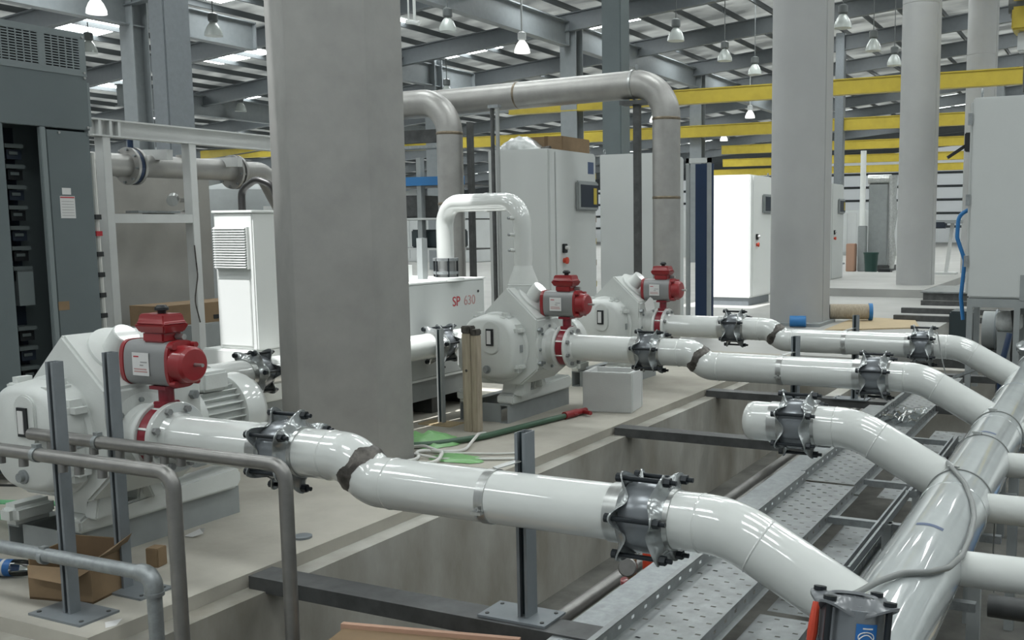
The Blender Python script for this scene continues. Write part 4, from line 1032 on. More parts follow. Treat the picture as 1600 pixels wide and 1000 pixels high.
# paper notices
q = MB(); q.box(SX, SX+0.002, SYF-0.265, SYF-0.155, 1.725, 1.875); n1 = part('notice', q, 'paper', t, label='white paper notice with lines')
for i in range(6):
    q = MB(); q.box(SX+0.002, SX+0.003, SYF-0.255, SYF-0.165, 1.742+0.019*i, 1.745+0.019*i); part('notice_print', q, 'print_grey', n1)
q = MB(); q.box(SX+0.002, SX+0.003, SYF-0.262, SYF-0.158, 1.862, 1.870); part('notice_print', q, 'print_red', n1)
q = MB(); q.box(SX, SX+0.002, SYF-0.245, SYF-0.18, 1.885, 1.93); part('notice', q, 'paper', t)
q = MB(); q.box(SX, SX+0.002, SYF-0.33, SYF-0.25, 1.10, 1.16); part('notice', q, 'cardboard', t)
for (yy, zz) in ((SYF-0.02,2.96),(SYF-0.02,2.72),(SYF-0.02,2.685),(SYF-0.02,2.35),(SYF-0.24,2.30),(SYF-0.02,2.30)):
    q = MB(); q.cyl((SX,yy,zz), (SX+0.008,yy,zz), 0.009, n=8); part('screw', q, 'stainless_band', t)
# breakers in the open bay
q = MB(); q.box(SX-0.295, SX-0.285, SYN, SYF-0.37, 0.1, 2.33); part('bay_back', q, 'navy_dark', t)
for i in range(15):
    z = 2.20-0.135*i
    if i in (7, 8): continue
    q = MB(); q.box(SX-0.28, SX-0.14, SYF-0.53, SYF-0.40, z-0.012, z+0.014); br = part('busbar_bracket', q, 'breaker_grey', t)
    q = MB(); q.box(SX-0.28, SX-0.17, SYF-0.50, SYF-0.40, z-0.085, z-0.02); part('breaker', q, 'black' if i % 2 else 'navy_dark', t)
    q = MB(); q.box(SX-0.169, SX-0.16, SYF-0.49, SYF-0.43, z-0.055, z-0.035); part('terminal', q, 'breaker_grey', t)
q = MB(); q.box(SX-0.28, SX-0.15, SYF-0.50, SYF-0.39, 1.14, 1.38); part('meter_box', q, 'slate_rim', t)
for i in range(9):
    z = 2.10-0.20*i
    q = MB(); q.box(SX-0.28, SX-0.18, SYF-0.66, SYF-0.545, z-0.09, z+0.09); part('breaker', q, 'black', t, bevel=0.006)
# lifting bracket
q = MB(); q.box(SX-0.05, SX-0.02, SYF, SYF+0.03, 2.36, 2.66); part('hinge_rail', q, 'slate_rim', t)
# pale conduit strip behind the switchgear's far edge
t = thing('cable_harness', 'vertical cable harness with red and black tags beside the slate cabinet', 'cable', (-6.75, 5.12, 0))
q = MB(); q.tube([(-6.75,5.12,0.0),(-6.74,5.12,0.9),(-6.76,5.13,1.6),(-6.75,5.12,2.2)], 0.018, n=8); part('cable', q, 'cable_white', t)
for i, zz in enumerate((1.0,1.15,1.3,1.45,1.6,1.72)):
    q = MB(); q.box(-6.775, -6.725, 5.095, 5.145, zz, zz+0.035); part('tag', q, 'print_red' if i == 4 else 'black', t)

# ------------------------------------------------------------------ white pipe stand with stainless pipe
t = thing('pipe_stand', 'white steel pipe stand behind the nearest blower', 'stand', (-7.6, 6.3, 0))
WX = -7.6
q = MB(); q.box(WX-0.06, WX+0.06, 5.74, 8.6, 2.535, 2.548); q.box(WX-0.06, WX+0.06, 5.74, 8.6, 2.405, 2.418); q.box(WX-0.006, WX+0.006, 5.74, 8.6, 2.418, 2.535); part('top_beam', q, 'frame_white', t, smooth=0)
for yy in (5.80, 5.90, 5.98):
    q = MB(); q.box(WX+0.006, WX+0.055, yy, yy+0.025, 2.418, 2.535); part('stiffener', q, 'frame_white', t, smooth=0)
for yy in (5.83, 6.70):
    q = MB(); q.box(WX-0.05, WX+0.05, yy, yy+0.075, 0, 2.405); part('post', q, 'frame_white', t, bevel=0.003)
q = MB(); q.box(WX-0.05, WX+0.05, 5.90, 6.70, 1.70, 1.775); part('cross_bar', q, 'frame_white', t)
for (a, b) in (((-7.62,6.55,2.30),(-8.5,6.75,2.34)), ((-7.62,7.35,2.28),(-8.5,7.55,2.30))):
    q = MB(); q.bar(a, b, 0.05, 0.09); part('side_arm', q, 'frame_white', t)
t = thing('stainless_pipe', 'horizontal stainless pipe with blue wafer valve on the white stand', 'pipe', (-7.92, 6.5, 2.1))
q = MB(); q.tube(fillet([(-7.92,5.2,2.20), (-7.92,7.95,2.215), (-7.80,8.25,1.6)], 0.15, 6), 0.10, n=32); part('pipe', q, 'stainless', t, smooth=60)
for yy in (6.34, 6.41, 7.52, 7.57):
    q = MB(); q.cyl((-7.92,yy,2.2), (-7.92,yy+0.025,2.2), 0.165, n=36); part('flange', q, 'stainless', t)
q = MB(); q.cyl((-7.92,6.367,2.2), (-7.92,6.408,2.2), 0.155, n=36); part('wafer_valve', q, 'valve_navy', t)
q = MB(); q.cyl((-7.92,6.39,2.35), (-7.92,6.39,2.45), 0.025, n=12); q.cyl((-7.98,6.39,2.45), (-7.86,6.39,2.45), 0.025, n=12); part('valve_head', q, 'valve_navy', t)
bolt_ring(t, (-7.92,6.385,2.2), (0,1,0), 0.143, 8, 0.012, 0.13)
bolt_ring(t, (-7.92,7.555,2.2), (0,1,0), 0.143, 8, 0.012, 0.10)
q = MB(); q.cyl((-7.92,7.0,2.12), (-7.92,7.0,1.93), 0.045, n=20); part('drop_leg', q, 'stainless', t)
q = MB(); q.cyl((-7.92,7.0,1.93), (-7.92,7.0,1.915), 0.085, n=24); q.cyl((-7.92,7.0,1.91), (-7.92,7.0,1.895), 0.085, n=24); part('drop_flange', q, 'stainless', t)
q = MB(); q.tube(fillet([(-7.92,7.0,1.90), (-7.92,7.0,1.78), (-7.92,6.5,1.765)], 0.09, 8), 0.04, n=20); part('drop_elbow', q, 'stainless', t, smooth=60)
q = MB(); q.cyl((-7.9,6.80,1.93), (-7.8,6.70,1.90), 0.05, n=20); part('gauge', q, 'stainless_band', t)
q = MB(); q.box(-7.98, -7.82, 6.35, 6.80, 1.79, 1.81); part('bracket', q, 'galvanised', t)
q = MB(); q.cyl((-7.92,6.95,2.30), (-7.92,6.95,2.33), 0.06, n=20); part('vent_nozzle', q, 'stainless', t)
# rough concrete wall behind
mb = MB(); mb.box(-9.0, -8.7, 4.2, 7.95, 0, 2.36)
struct('wall_inner', mb, 'concrete_wall', 'rough concrete partition behind the white stand')
q = MB(); q.tube(fillet([(-7.54,6.69,1.50),(-7.53,6.70,1.22),(-7.54,6.66,1.0),(-7.53,6.70,0.8)], 0.3, 5), 0.006, n=6)
single('hanging_cable', q, 'bare_weld', 'thin brown cable hanging down the white stand post', 'cable')
t = thing('stored_carton', 'long tan carton lying behind the white stand', 'box', (-8.0,7.6,0.75))
q = MB(); q.box(-8.2,-7.8,6.5,8.6,0.76,0.95); part('body', q, 'cardboard', t)
q = MB(); q.box(-7.81,-7.795,7.1,7.6,0.79,0.83); part('print', q, 'black', t)
q = MB(); q.box(-8.3,-7.7,6.4,8.7,0,0.76)
single('storage_bench', q, 'primer_grey', 'low grey bench carrying the tan carton', 'bench', bevel=0.01)

# tank flank right of the wall
t = thing('round_tank', 'pale round tank behind the louvred cabinet', 'tank', (-9.6,9.3,0))
q = MB(); q.lathe((-9.6,9.3,0), (0,0,1), [(0,0.75),(1.8,0.75),(2.1,0.6),(2.2,0.2)], n=40); part('shell', q, 'primer_grey', t)
q = MB(); q.box(-8.9,-8.78,8.9,9.1,0,1.9); part('ladder_rail', q, 'frame_white', t)

# ------------------------------------------------------------------ stainless overhead pipes
SSR = 0.175
t = thing('stainless_pipe_loop', 'large stainless pipe loop with two elbows above the cabinets', 'pipe', (-5.2, 12.0, 0))
YS_ = 11.9
q = MB(); q.tube(fillet([(-5.15,YS_,0.0), (-5.15,YS_,3.42), (-9.6,YS_,3.33)], 0.42, 14), SSR, n=40); part('pipe', q, 'stainless', t, smooth=60)
for p, d in (((-5.15,YS_,1.98),(0,0,1)), ((-7.3,YS_,3.38),(1,0,0.02)), ((-5.15,YS_,2.95),(0,0,1))):
    q = MB(); q.lathe(Vector(p), d, [(0,SSR),(0.01,SSR+0.004),(0.025,SSR+0.004),(0.035,SSR)], n=40, caps=False); part('weld_band', q, 'stainless_weld' if p[2] < 3.35 and p[2] > 2.5 and False else 'stainless_weld', t)
t = thing('stainless_pipe_drop', 'stainless pipe dropping beside the foreground column', 'pipe', (-8.2, 11.3, 0))
q = MB(); q.tube(fillet([(-7.95,11.25,0.0), (-7.95,11.25,3.28), (-9.6,11.25,3.26)], 0.42, 14), SSR*0.97, n=40); part('pipe', q, 'stainless', t, smooth=60)
for zz in (2.84, 1.93):
    q = MB(); q.lathe((-7.95,11.25,zz), (0,0,1), [(0,SSR*0.97),(0.01,SSR+0.001),(0.03,SSR+0.001),(0.04,SSR*0.97)], n=40, caps=False); part('weld_band', q, 'stainless_weld', t)
# supports
t = thing('pipe_support', 'black strut supporting the stainless loop near its right elbow', 'post', (-5.55, 11.9, 0))
q = MB(); q.box(-5.59, -5.51, 11.86, 11.94, 0, 3.16); part('strut', q, 'dark_steel', t)
q = MB(); q.box(-5.75, -5.35, 11.80, 12.0, 3.16, 3.21); part('saddle', q, 'dark_steel', t)
q = MB(); q.lathe((-5.60,YS_,3.41), (1,0,0), [(0,SSR+0.001),(0,SSR+0.012),(0.03,SSR+0.012),(0.03,SSR+0.001)], n=40); part('u_bolt', q, 'stainless_band', t)
q = MB(); q.cyl((-5.55,YS_,3.59), (-5.55,YS_,3.66), 0.02, n=8); part('stud', q, 'galvanised', t)
t = thing('pipe_support', 'bright double strut support left of the grey control cabinet', 'post', (-7.0, 10.9, 0))
for xx in (-7.06, -6.985):
    q = MB(); q.cyl((xx,10.9,0), (xx,10.9,3.12), 0.026, n=12); part('rod', q, 'stainless_band' if xx > -7.02 else 'dark_steel', t)
q = MB(); q.box(-7.10,-6.95,10.86,10.94,3.1,3.14); part('head_plate', q, 'galvanised', t)
q = MB(); q.box(-7.72, -7.66, 11.30, 11.38, 0, 3.0)
single('pipe_support', q, 'dark_steel', 'dark flat post right behind the stainless drop pipe', 'post')
t = thing('wall_bracket', 'dark steel bracket beam under the left stainless elbow', 'beam', (-9.0, 11.6, 2.9))
q = MB(); q.box(-9.6, -8.15, 11.45, 11.55, 2.78, 2.95); part('beam', q, 'dark_steel', t)
q = MB(); q.box(-9.6, -8.15, 11.40, 11.62, 2.70, 2.74); part('shelf', q, 'galvanised', t)
# open frame panel right of the stainless pipe
t = thing('open_rack', 'open rack with dark blue inside right of the stainless pipe', 'rack', (-5.6, 14.3, 0))
q = MB(); q.box(-5.75,-5.70,14.0,14.06,0,2.62); part('upright', q, 'primer_grey', t)
q = MB(); q.box(-5.42,-5.37,14.0,14.06,0,2.62); part('upright', q, 'primer_grey', t)
q = MB(); q.box(-5.75,-5.37,14.0,14.06,2.55,2.62); part('top_rail', q, 'cabinet_paint', t)
q = MB(); q.box(-5.70,-5.42,14.25,14.28,0,2.55); part('back_panel', q, 'valve_navy', t)

# blue racking left of the stainless drop pipe
t = thing('storage_rack', 'blue beamed storage rack behind the SP box', 'rack', (-10.4, 13.2, 0))
for xx in (-12.2, -9.75, -9.35):
    q = MB(); q.box(xx, xx+0.08, 12.9, 13.0, 0, 2.7); part('upright', q, 'primer_grey' if xx < -9.5 else 'blue_paint', t)
for zz in (1.30, 1.76, 2.28):
    q = MB(); q.box(-12.2, -8.9, 12.88, 12.95, zz, zz+(0.13 if zz > 2 else 0.03)); part('beam', q, 'blue_paint' if zz > 2 else 'cabinet_paint', t)
    q = MB(); q.box(-12.2, -8.9, 12.95, 13.8, zz, zz+0.02); part('shelf', q, 'dark_steel', t)
for (xx, zz, hh, mm) in ((-11.4,1.33,0.3,'strut_dark'),(-10.5,1.79,0.35,'dark_steel'),(-10.0,1.33,0.28,'strut_dark')):
    q = MB(); q.box(xx, xx+0.7, 13.05, 13.6, zz, zz+hh); single('stored_case', q, mm, {'-11.4':'dark case on the left of the lower rack shelf','-10.5':'dark case on the middle rack shelf','-10.0':'dark case on the right of the lower rack shelf'}[str(xx)], 'case', group='dark cases in the blue rack', bevel=0.02)

# ------------------------------------------------------------------ beams across the pit
def pit_beam(y, x0, x1, label):
    t = thing('pit_beam', label, 'beam', (x0, y, -0.066), 'steel beams over the pit')
    q = MB(); q.box(x0, x1, y-0.035, y+0.115, -0.012, -0.003); part('top_flange', q, 'dark_steel', t, smooth=0)
    q = MB(); q.box(x0, x1, y-0.035, y-0.025, -0.075, -0.012); part('web', q, 'dark_steel', t, smooth=0)
    q = MB(); q.box(x0, x1, y+0.105, y+0.115, -0.075, -0.012); part('web', q, 'dark_steel', t, smooth=0)
    return t
pit_beam(3.52, -3.69, 1.0, 'dark steel beam across the pit at the front')
pit_beam(7.47, -3.69, 1.0, 'dark steel beam across the pit under the middle pipe')
pit_beam(9.56, -3.69, 1.0, 'dark steel beam across the pit under the farthest pipe')
pit_beam(11.6, -3.69, 1.0, 'dark steel beam across the far end of the pit')
mb = MB(); mb.box(-3.585, 1.4, 12.4, 12.6, -1.3, -0.066)
struct('wall_pit_end', mb, 'concrete_pit', 'concrete end wall of the pit')
# pit cross wall seen beyond the capped stub
mb = MB(); mb.box(-2.66, -2.52, 8.6, 12.4, -1.0, -0.10)
struct('wall_pit_side', mb, 'concrete_pit')

# ------------------------------------------------------------------ perforated steel trays along the pit
def tray(x0, x1, y0, y1, z, label, up_left=0.06, down_right=0.06, nx=3, step=0.062):
    t = thing('perforated_tray', label, 'tray', ((x0+x1)/2, y0, z), 'perforated steel trays')
    ny = int((y1-y0)/step)
    q = MB(); perforated(q, x0, x1, y0, y1, z, nx*2, ny, 0.024, 0.013); part('deck', q, 'tray_steel', t, smooth=0)
    if up_left:
        q = MB(); perforated(q, y0, y1, z, z+up_left, 0, ny//2, 1, 0.026, 0.014, stagger=False, flip=lambda a, b: (x0, a, b)); part('side_rail', q, 'tray_steel', t, smooth=0)
        q = MB(); q.box(x0-0.028, x0, y0, y1, z+up_left-0.003, z+up_left); part('rail_lip', q, 'tray_steel', t, smooth=0)
    if down_right:
        q = MB(); perforated(q, y0, y1, z-down_right, z, 0, ny//2, 1, 0.026, 0.014, stagger=False, flip=lambda a, b: (x1, a, b)); part('side_rail', q, 'tray_steel', t, smooth=0)
        q = MB(); q.box(x1, x1+0.028, y0, y1, z-down_right-0.003, z-down_right); part('rail_lip', q, 'tray_steel', t, smooth=0)
    return t
tray(-1.755, -1.44, 1.6, 6.3, 0.006, 'wide perforated tray running under the nearest pipe')
tray(-1.765, -1.445, 6.33, 9.2, 0.010, 'wide perforated tray farther on under the middle pipe')
tray(-1.765, -1.445, 9.23, 11.35, 0.006, 'wide perforated tray at the far end of the pit')
tray(-1.40, -1.16, 1.8, 4.3, -0.11, 'lower perforated tray between the wide tray and header', up_left=0, down_right=0.05, nx=2)
tray(-1.40, -1.16, 4.4, 6.0, -0.13, 'second lower perforated tray beyond the nearest branch', up_left=0, down_right=0.05, nx=2)
tray(-1.36, -1.10, 6.6, 9.0, -0.13, 'third lower perforated tray beside the header', up_left=0, down_right=0.05, nx=2)
# plain plank on the pit side of the tray
q = MB(); q.box(-2.02, -1.795, 1.6, 9.4, -0.03, -0.012); q.box(-2.02,-2.012,1.6,9.4,-0.07,-0.03)
single('steel_plank', q, 'galvanised', 'plain galvanised plank along the pit side of the trays', 'plank')
# tray hangers and frames under the header
def rail_y(x, y0, y1, z, label, w_=0.045, h=0.045, ma='galvanised'):
    t = thing('support_rail', label, 'rail', (x, y0, z), 'support rails beside the header')
    q = MB(); q.box(x-w_/2, x+w_/2, y0, y1, z, z+0.004); q.box(x-w_/2, x-w_/2+0.004, y0, y1, z+0.004, z+h); q.box(x+w_/2-0.004, x+w_/2, y0, y1, z+0.004, z+h)
    q.box(x-w_/2+0.004, x-w_/2+0.012, y0, y1, z+h-0.003, z+h); q.box(x+w_/2-0.012, x+w_/2-0.004, y0, y1, z+h-0.003, z+h)
    part('channel', q, ma, t, smooth=0)
    q = MB(); q.box(x-w_/2, x+w_/2, y0-0.004, y0, z, z+h); part('end_plate', q, ma, t, smooth=0)
rail_y(-1.12, 4.75, 6.4, -0.03, 'bright slotted rail beside the header after the nearest branch')
rail_y(-1.06, 6.2, 8.0, 0.0, 'bright slotted rail beside the header near the capped branch')
rail_y(-1.06, 1.7, 4.35, -0.09, 'slotted rail beside the header at the bottom right')
for (yy, lb) in ((5.68,'short cross rail joining tray and header rail'), (4.60,'short cross rail beyond the nearest branch'), (6.62,'short cross rail under the capped branch'), (8.1,'short cross rail under the middle branch')):
    t = thing('cross_rail', lb, 'rail', (-1.25, yy, -0.05), 'cross rails beside the header')
    q = MB(); q.box(-1.45, -0.5, yy-0.022, yy+0.022, -0.06, -0.02); part('channel', q, 'galvanised', t, smooth=0)
    q = MB(); q.box(-1.13, -1.08, yy-0.04, yy+0.04, -0.25, -0.02); part('bracket', q, 'primer_grey', t, smooth=0)
for (yy, lb) in ((2.6,'header support stand nearest'), (4.9,'header support stand after the nearest branch'), (6.9,'header support stand after the capped branch'), (9.0,'header support stand near the farthest branch')):
    t = thing('header_stand', lb, 'stand', (HX, yy, -1.0), 'stands under the header')
    q = MB(); q.box(HX-0.16, HX+0.16, yy-0.05, yy+0.05, HZ-HR-0.05, HZ-HR); part('saddle', q, 'primer_grey', t)
    for sx in (-0.13, 0.13):
        q = MB(); q.box(HX+sx-0.03, HX+sx+0.03, yy-0.03, yy+0.03, -1.0, HZ-HR-0.05); part('leg', q, 'primer_grey', t)
# planks to the right of the header
q = MB(); q.box(-0.30, 0.9, 4.55, 5.0, -0.30, -0.27); single('scaffold_board', q, 'plywood', 'tan board lying below the branches right of the header', 'board')
q = MB(); q.box(-0.45, 0.9, 2.6, 3.9, -0.34, -0.30); single('steel_plate', q, 'galvanised', 'grey steel plate below the nearest right-hand branch', 'plate')
for (yy, lb) in ((4.62,'dark pipe under the first right-hand branch'), (4.05,'dark pipe under the nearest right-hand branch')):
    q = MB(); q.cyl((-0.45,yy,-0.03),(1.0,yy,-0.03),0.05,n=16); single('service_pipe', q, 'dark_steel', lb, 'pipe')
q = MB(); q.cyl((-0.30,5.55,-0.1),(-0.22,5.55,-0.1),0.045,n=12); q.cyl((-0.30,5.55,-0.1),(-0.26,5.55,0.0),0.02,n=8); single('hose_fitting', q, 'red_paint', 'small red fitting below the second right-hand branch', 'fitting')
q = MB(); q.lathe((-0.12,7.0,-0.9),(0,0,1),[(0,0.22),(0.02,0.25),(0.8,0.25),(0.85,0.22)],n=24); single('plastic_drum', q, 'blue_paint', 'blue drum below the branches behind the header', 'drum')

# small service pipes at the pit bottom
def runs(pts, r, label, ma='tube_steel'):
    q = MB(); q.tube(fillet(pts, 0.12, 6), r, n=16); single('service_pipe', q, ma, label, 'pipe', group='service pipes in the pit', smooth=60)
runs([(-2.34,1.5,-0.22),(-2.34,11.5,-0.22)], 0.038, 'upper service pipe along the pit')
runs([(-2.22,1.5,-0.26),(-2.22,6.0,-0.26),(-2.30,6.4,-0.26),(-2.30,11.5,-0.26)], 0.038, 'lower service pipe along the pit')
t = thing('gauge_valve', 'small red valve with round gauge on the pit pipe', 'valve', (-2.12,4.55,-0.2))
q = MB(); q.lathe((-2.16,4.50,-0.06),(0.25,-0.9,0.3),[(0,0.03),(0.005,0.048),(0.035,0.048),(0.04,0.042)],n=24); part('gauge', q, 'tube_steel', t)
q = MB(); q.cyl((-2.15,4.52,-0.26),(-2.15,4.52,-0.02),0.024,n=14); part('stem', q, 'brass', t)
q = MB(); q.lathe((-2.15,4.52,-0.16),(0,0,1),[(0,0.03),(0.01,0.06),(0.03,0.06),(0.04,0.03)],n=20); part('hand_wheel', q, 'red_paint', t)
q = MB(); q.cyl((-2.09,4.60,-0.09),(-2.09,4.60,0.0),0.035,n=14); part('plug', q, 'orange_rubber', t)
q = MB(); q.bar((-2.09,4.60,-0.10),(-1.93,4.80,-0.12),0.03,0.02); part('lever', q, 'orange_rubber', t)
q = MB(); q.lathe((-2.1,4.95,-0.20),(0.6,0.8,0),[(0,0.04),(0.02,0.085),(0.10,0.10),(0.2,0.095),(0.3,0.05)],n=24); single('float_vessel', q, 'foam_white', 'rounded pale vessel behind the small red valve', 'vessel', smooth=60)

# ------------------------------------------------------------------ slab clutter
q = MB(); q.tube(fillet([(-5.0,5.95,0.028),(-4.62,6.12,0.028),(-4.40,6.55,0.028),(-4.30,7.20,0.028),(-4.23,7.60,0.030)], 0.4, 6), 0.024, n=14)
hz = thing('green_hose', 'green rubber hose lying on the slab to the red fitting', 'hose', (-4.5,6.8,0))
part('hose', q, 'green_hose', hz, smooth=60)
q = MB(); q.cyl((-4.235,7.57,0.032),(-4.21,7.74,0.034),0.034,n=14); q.cyl((-4.21,7.74,0.034),(-4.18,7.86,0.034),0.028,n=14); q.cyl((-4.17,7.80,0.034),(-4.08,7.76,0.034),0.018,n=10); q.cyl((-4.26,7.66,0.036),(-4.16,7.68,0.036),0.012,n=8)
part('hose_coupling', q, 'red_paint', hz, label='red hose coupling')
rnd2 = random.Random(3)
def cable(pts, r, ma, label, name='loose_cable'):
    q = MB(); q.tube(fillet(pts, 0.12, 5), r, n=8); single(name, q, ma, label, 'cable', group='loose cables on the slab', smooth=70)
cable([(-4.78,6.05,0.012),(-4.55,6.02,0.05),(-4.40,6.02,0.02),(-4.28,6.14,0.012),(-4.40,6.50,0.06),(-4.50,6.75,0.012)], 0.012, 'cable_white', 'white cable arching over the green hose')
cable([(-4.70,5.70,0.012),(-4.52,5.85,0.03),(-4.28,5.85,0.012),(-4.05,5.95,0.012),(-3.80,6.08,0.012)], 0.010, 'cable_white', 'white cable running to the kerb, front one')
cable([(-4.60,6.00,0.012),(-4.30,6.05,0.012),(-4.02,6.15,0.012),(-3.86,6.25,0.012)], 0.008, 'cable_white', 'thin white cable running to the kerb, rear one')
cable([(-4.46,5.66,0.014),(-4.42,5.80,0.014),(-4.60,5.95,0.03),(-4.42,6.06,0.012)], 0.014, 'cable_white', 'white cable curled beside the column foot')
cable([(-4.36,5.58,0.014),(-4.22,5.72,0.02),(-4.30,5.90,0.05),(-4.45,5.98,0.03)], 0.014, 'cable_white', 'white cable loop nearest the front pipe')
def rag(cx, cy, sx, sy, h, ma, label, seed):
    r_ = random.Random(seed); N = 9; q = MB(); P = []
    for i in range(N):
        for j in range(N):
            u, v = i/(N-1)*2-1, j/(N-1)*2-1; e = max(0, 1-max(abs(u),abs(v))**3)
            P.append((cx+u*sx*(1+0.15*math.sin(3*v+seed)), cy+v*sy*(1+0.15*math.sin(2.5*u+seed)), 0.004+h*e*(0.35+0.65*r_.random())))
    q.add(P, [(i*N+j, (i+1)*N+j, (i+1)*N+j+1, i*N+j+1) for i in range(N-1) for j in range(N-1)])
    single('plastic_bag', q, ma, label, 'bag', group='green plastic scraps', smooth=60)
rag(-4.72, 6.30, 0.22, 0.17, 0.10, 'green_bag', 'larger crumpled green plastic bag beside the column', 1)
rag(-4.20, 5.93, 0.20, 0.10, 0.03, 'green_bag', 'flat green plastic scrap under the white cables', 2)
# round lid seen under the pipe
q = MB(); q.lathe((-3.88,4.05,0.0),(0,0,1),[(0,0.05),(0.012,0.05),(0.014,0.046)],n=24); single('steel_disc', q, 'strut_grey', 'small round steel disc on the slab under the front pipe', 'disc')

# cardboard boxes by the nearest blower
t = thing('open_carton', 'open torn brown carton between the two slotted posts', 'box', (-4.25, 3.02, 0))
rot = 0.22
def rq(pts, cx=-4.215, cy=2.985): return [(cx+x*math.cos(rot)-y*math.sin(rot), cy+x*math.sin(rot)+y*math.cos(rot)) for x, y in pts]
W2, D2 = 0.165, 0.11
for (x0,x1,y0,y1,h,nm,mm) in ((-W2,W2,-D2,-D2+0.008,0.155,'side_wall','cardboard'),(-W2,W2,D2-0.008,D2,0.235,'side_wall','cardboard_inside'),(-W2,-W2+0.008,-D2+0.008,D2-0.008,0.20,'end_wall','cardboard'),(W2-0.008,W2,-D2+0.008,D2-0.008,0.19,'end_wall','cardboard')):
    q = MB(); q.prism(rq([(x0,y0),(x1,y0),(x1,y1),(x0,y1)]), 'z', 0.0, h); part(nm, q, mm, t)
q = MB(); q.prism(rq([(-W2,-D2),(W2,-D2),(W2,D2),(-W2,D2)]), 'z', 0.0, 0.01); part('bottom', q, 'cardboard_inside', t)
a = rq([(W2,-D2),(W2,D2),(W2+0.06,D2-0.02),(W2+0.08,-D2+0.03)])
q = MB(); q.add([(a[0][0],a[0][1],0.19),(a[1][0],a[1][1],0.19),(a[2][0],a[2][1],0.27),(a[3][0],a[3][1],0.24)], [(0,1,2,3)]); part('flap', q, 'cardboard', t)
a = rq([(-W2,-D2),(0.16,-D2),(0.10,-D2-0.07),(-W2+0.05,-D2-0.05)])
q = MB(); q.add([(a[0][0],a[0][1],0.155),(a[1][0],a[1][1],0.155),(a[2][0],a[2][1],0.11),(a[3][0],a[3][1],0.12)], [(0,1,2,3)]); part('flap', q, 'cardboard', t)
q = MB(); q.prism([(x+0.00,y+0.42) for x, y in rq([(-0.035,-0.035),(0.035,-0.035),(0.035,0.035),(-0.035,0.035)])], 'z', 0.0, 0.095)
single('small_carton', q, 'cardboard', 'small tan carton beside the rear slotted post', 'box', bevel=0.004)
# bottle lying down
t = thing('water_bottle', 'clear water bottle with blue label lying at the left edge', 'bottle', (-4.70,3.0,0.0))
bc = Vector((-4.82,2.965,0.042)); bd = Vector((0.93,0.36,0)).normalized()
q = MB(); q.lathe(bc, bd, [(0.0,0.02),(0.004,0.038),(0.03,0.040),(0.06,0.037),(0.09,0.040),(0.17,0.040),(0.20,0.034),(0.235,0.016),(0.255,0.014)], n=24, caps=False); part('bottle_body', q, 'clear_plastic', t, smooth=60)
q = MB(); q.lathe(bc, bd, [(0.03,0.0408),(0.12,0.0408)], n=24, caps=False); part('paper_label', q, 'blue_sticker', t)
q = MB(); q.lathe(bc, bd, [(0.07,0.0411),(0.085,0.0411)], n=24, caps=False); part('paper_label', q, 'paper', t)
q = MB(); q.lathe(bc, bd, [(0.25,0.016),(0.268,0.016)], n=16); part('cap', q, 'foam_white', t)
# green lifting straps left of the nearest blower
for k, (z, lb) in enumerate(((0.10,'upper green lifting strap behind the nearest blower'), (0.02,'lower green lifting strap behind the nearest blower'))):
    q = MB(); q.bar((-6.3,3.35+0.12*k,0.02+z),(-5.15,3.62-0.1*k,0.05+z),0.07,0.006); single('lifting_strap', q, 'green_strap', lb, 'strap', group='green lifting straps')
q = MB(); q.bar((-6.2,3.42,0.20),(-5.15,3.66,0.24),0.012,0.012); single('loose_cable', q, 'black_rubber', 'black cable lying over the green straps', 'cable')
# white rag on the slab
q = MB(); q.add([(-4.48,3.80,0.004),(-4.42,3.80,0.005),(-4.38,3.84,0.02),(-4.44,3.87,0.03),(-4.39,3.86,0.045)], [(0,1,2,3),(2,4,3)]); single('paper_scrap', q, 'paper', 'crumpled paper scrap beside the nearest blower base', 'paper')
q = MB(); q.add([(-3.79,2.79,0.003),(-3.735,2.75,0.002),(-3.72,2.79,0.001),(-3.76,2.85,0.003)], [(0,1,2,3)]); single('paper_scrap', q, 'paper', 'white paper scrap at the kerb behind the bent tubes', 'paper')
# cardboard lid at the bottom edge
t = thing('carton', 'top edge of a tan carton at the bottom of the picture', 'box', (-2.45,3.15,-1.0))
q = MB(); q.prism([(-2.86,3.205),(-2.10,3.375),(-2.04,3.10),(-2.80,2.93)], 'z', -1.0, -0.012); part('body', q, 'cardboard', t, bevel=0.004)
q = MB(); q.prism([(-2.865,3.185),(-2.10,3.357),(-2.105,3.38),(-2.87,3.21)], 'z', -0.03, 0.006); part('edge_flap', q, 'pink_box', t)

# ------------------------------------------------------------------ raised grey cabinet at the right
t = thing('control_cabinet', 'raised grey cabinet on a steel frame at the right edge', 'cabinet', (-1.0, 11.6, 0), 'tall control cabinets')
X0, X1, YA, YB, Z0, Z1 = -1.45, -0.20, 11.5, 12.2, 0.86, 2.97
q = MB(); q.box(X0, X1, YA, YB, Z0, Z1); part('body', q, 'cabinet_paint', t, bevel=0.015)
q = MB(); q.box(X0-0.03, X0, YA+0.06, YB-0.03, Z0+0.04, Z1-0.04); dr = part('door', q, 'cabinet_paint', t, bevel=0.008)
q = MB(); q.box(X0-0.09, X0-0.03, YA+0.10, YA+0.24, 2.42, 2.62); part('switch', q, 'black', dr, bevel=0.01)
q = MB(); q.bar((X0-0.09,YA+0.15,2.48),(X0-0.26,YA+0.10,2.36),0.05,0.035); part('switch_handle', q, 'black', dr)
for zz in (1.25, 1.9, 2.75):
    q = MB(); q.box(X0-0.045, X0, YA-0.012, YA+0.02, zz-0.06, zz+0.06); part('hinge', q, 'galvanised', t)
q = MB(); q.box(-0.92, -0.83, YA-0.006, YA+0.01, Z0-0.02, Z0+0.25); part('cable_cover', q, 'primer_grey', t)
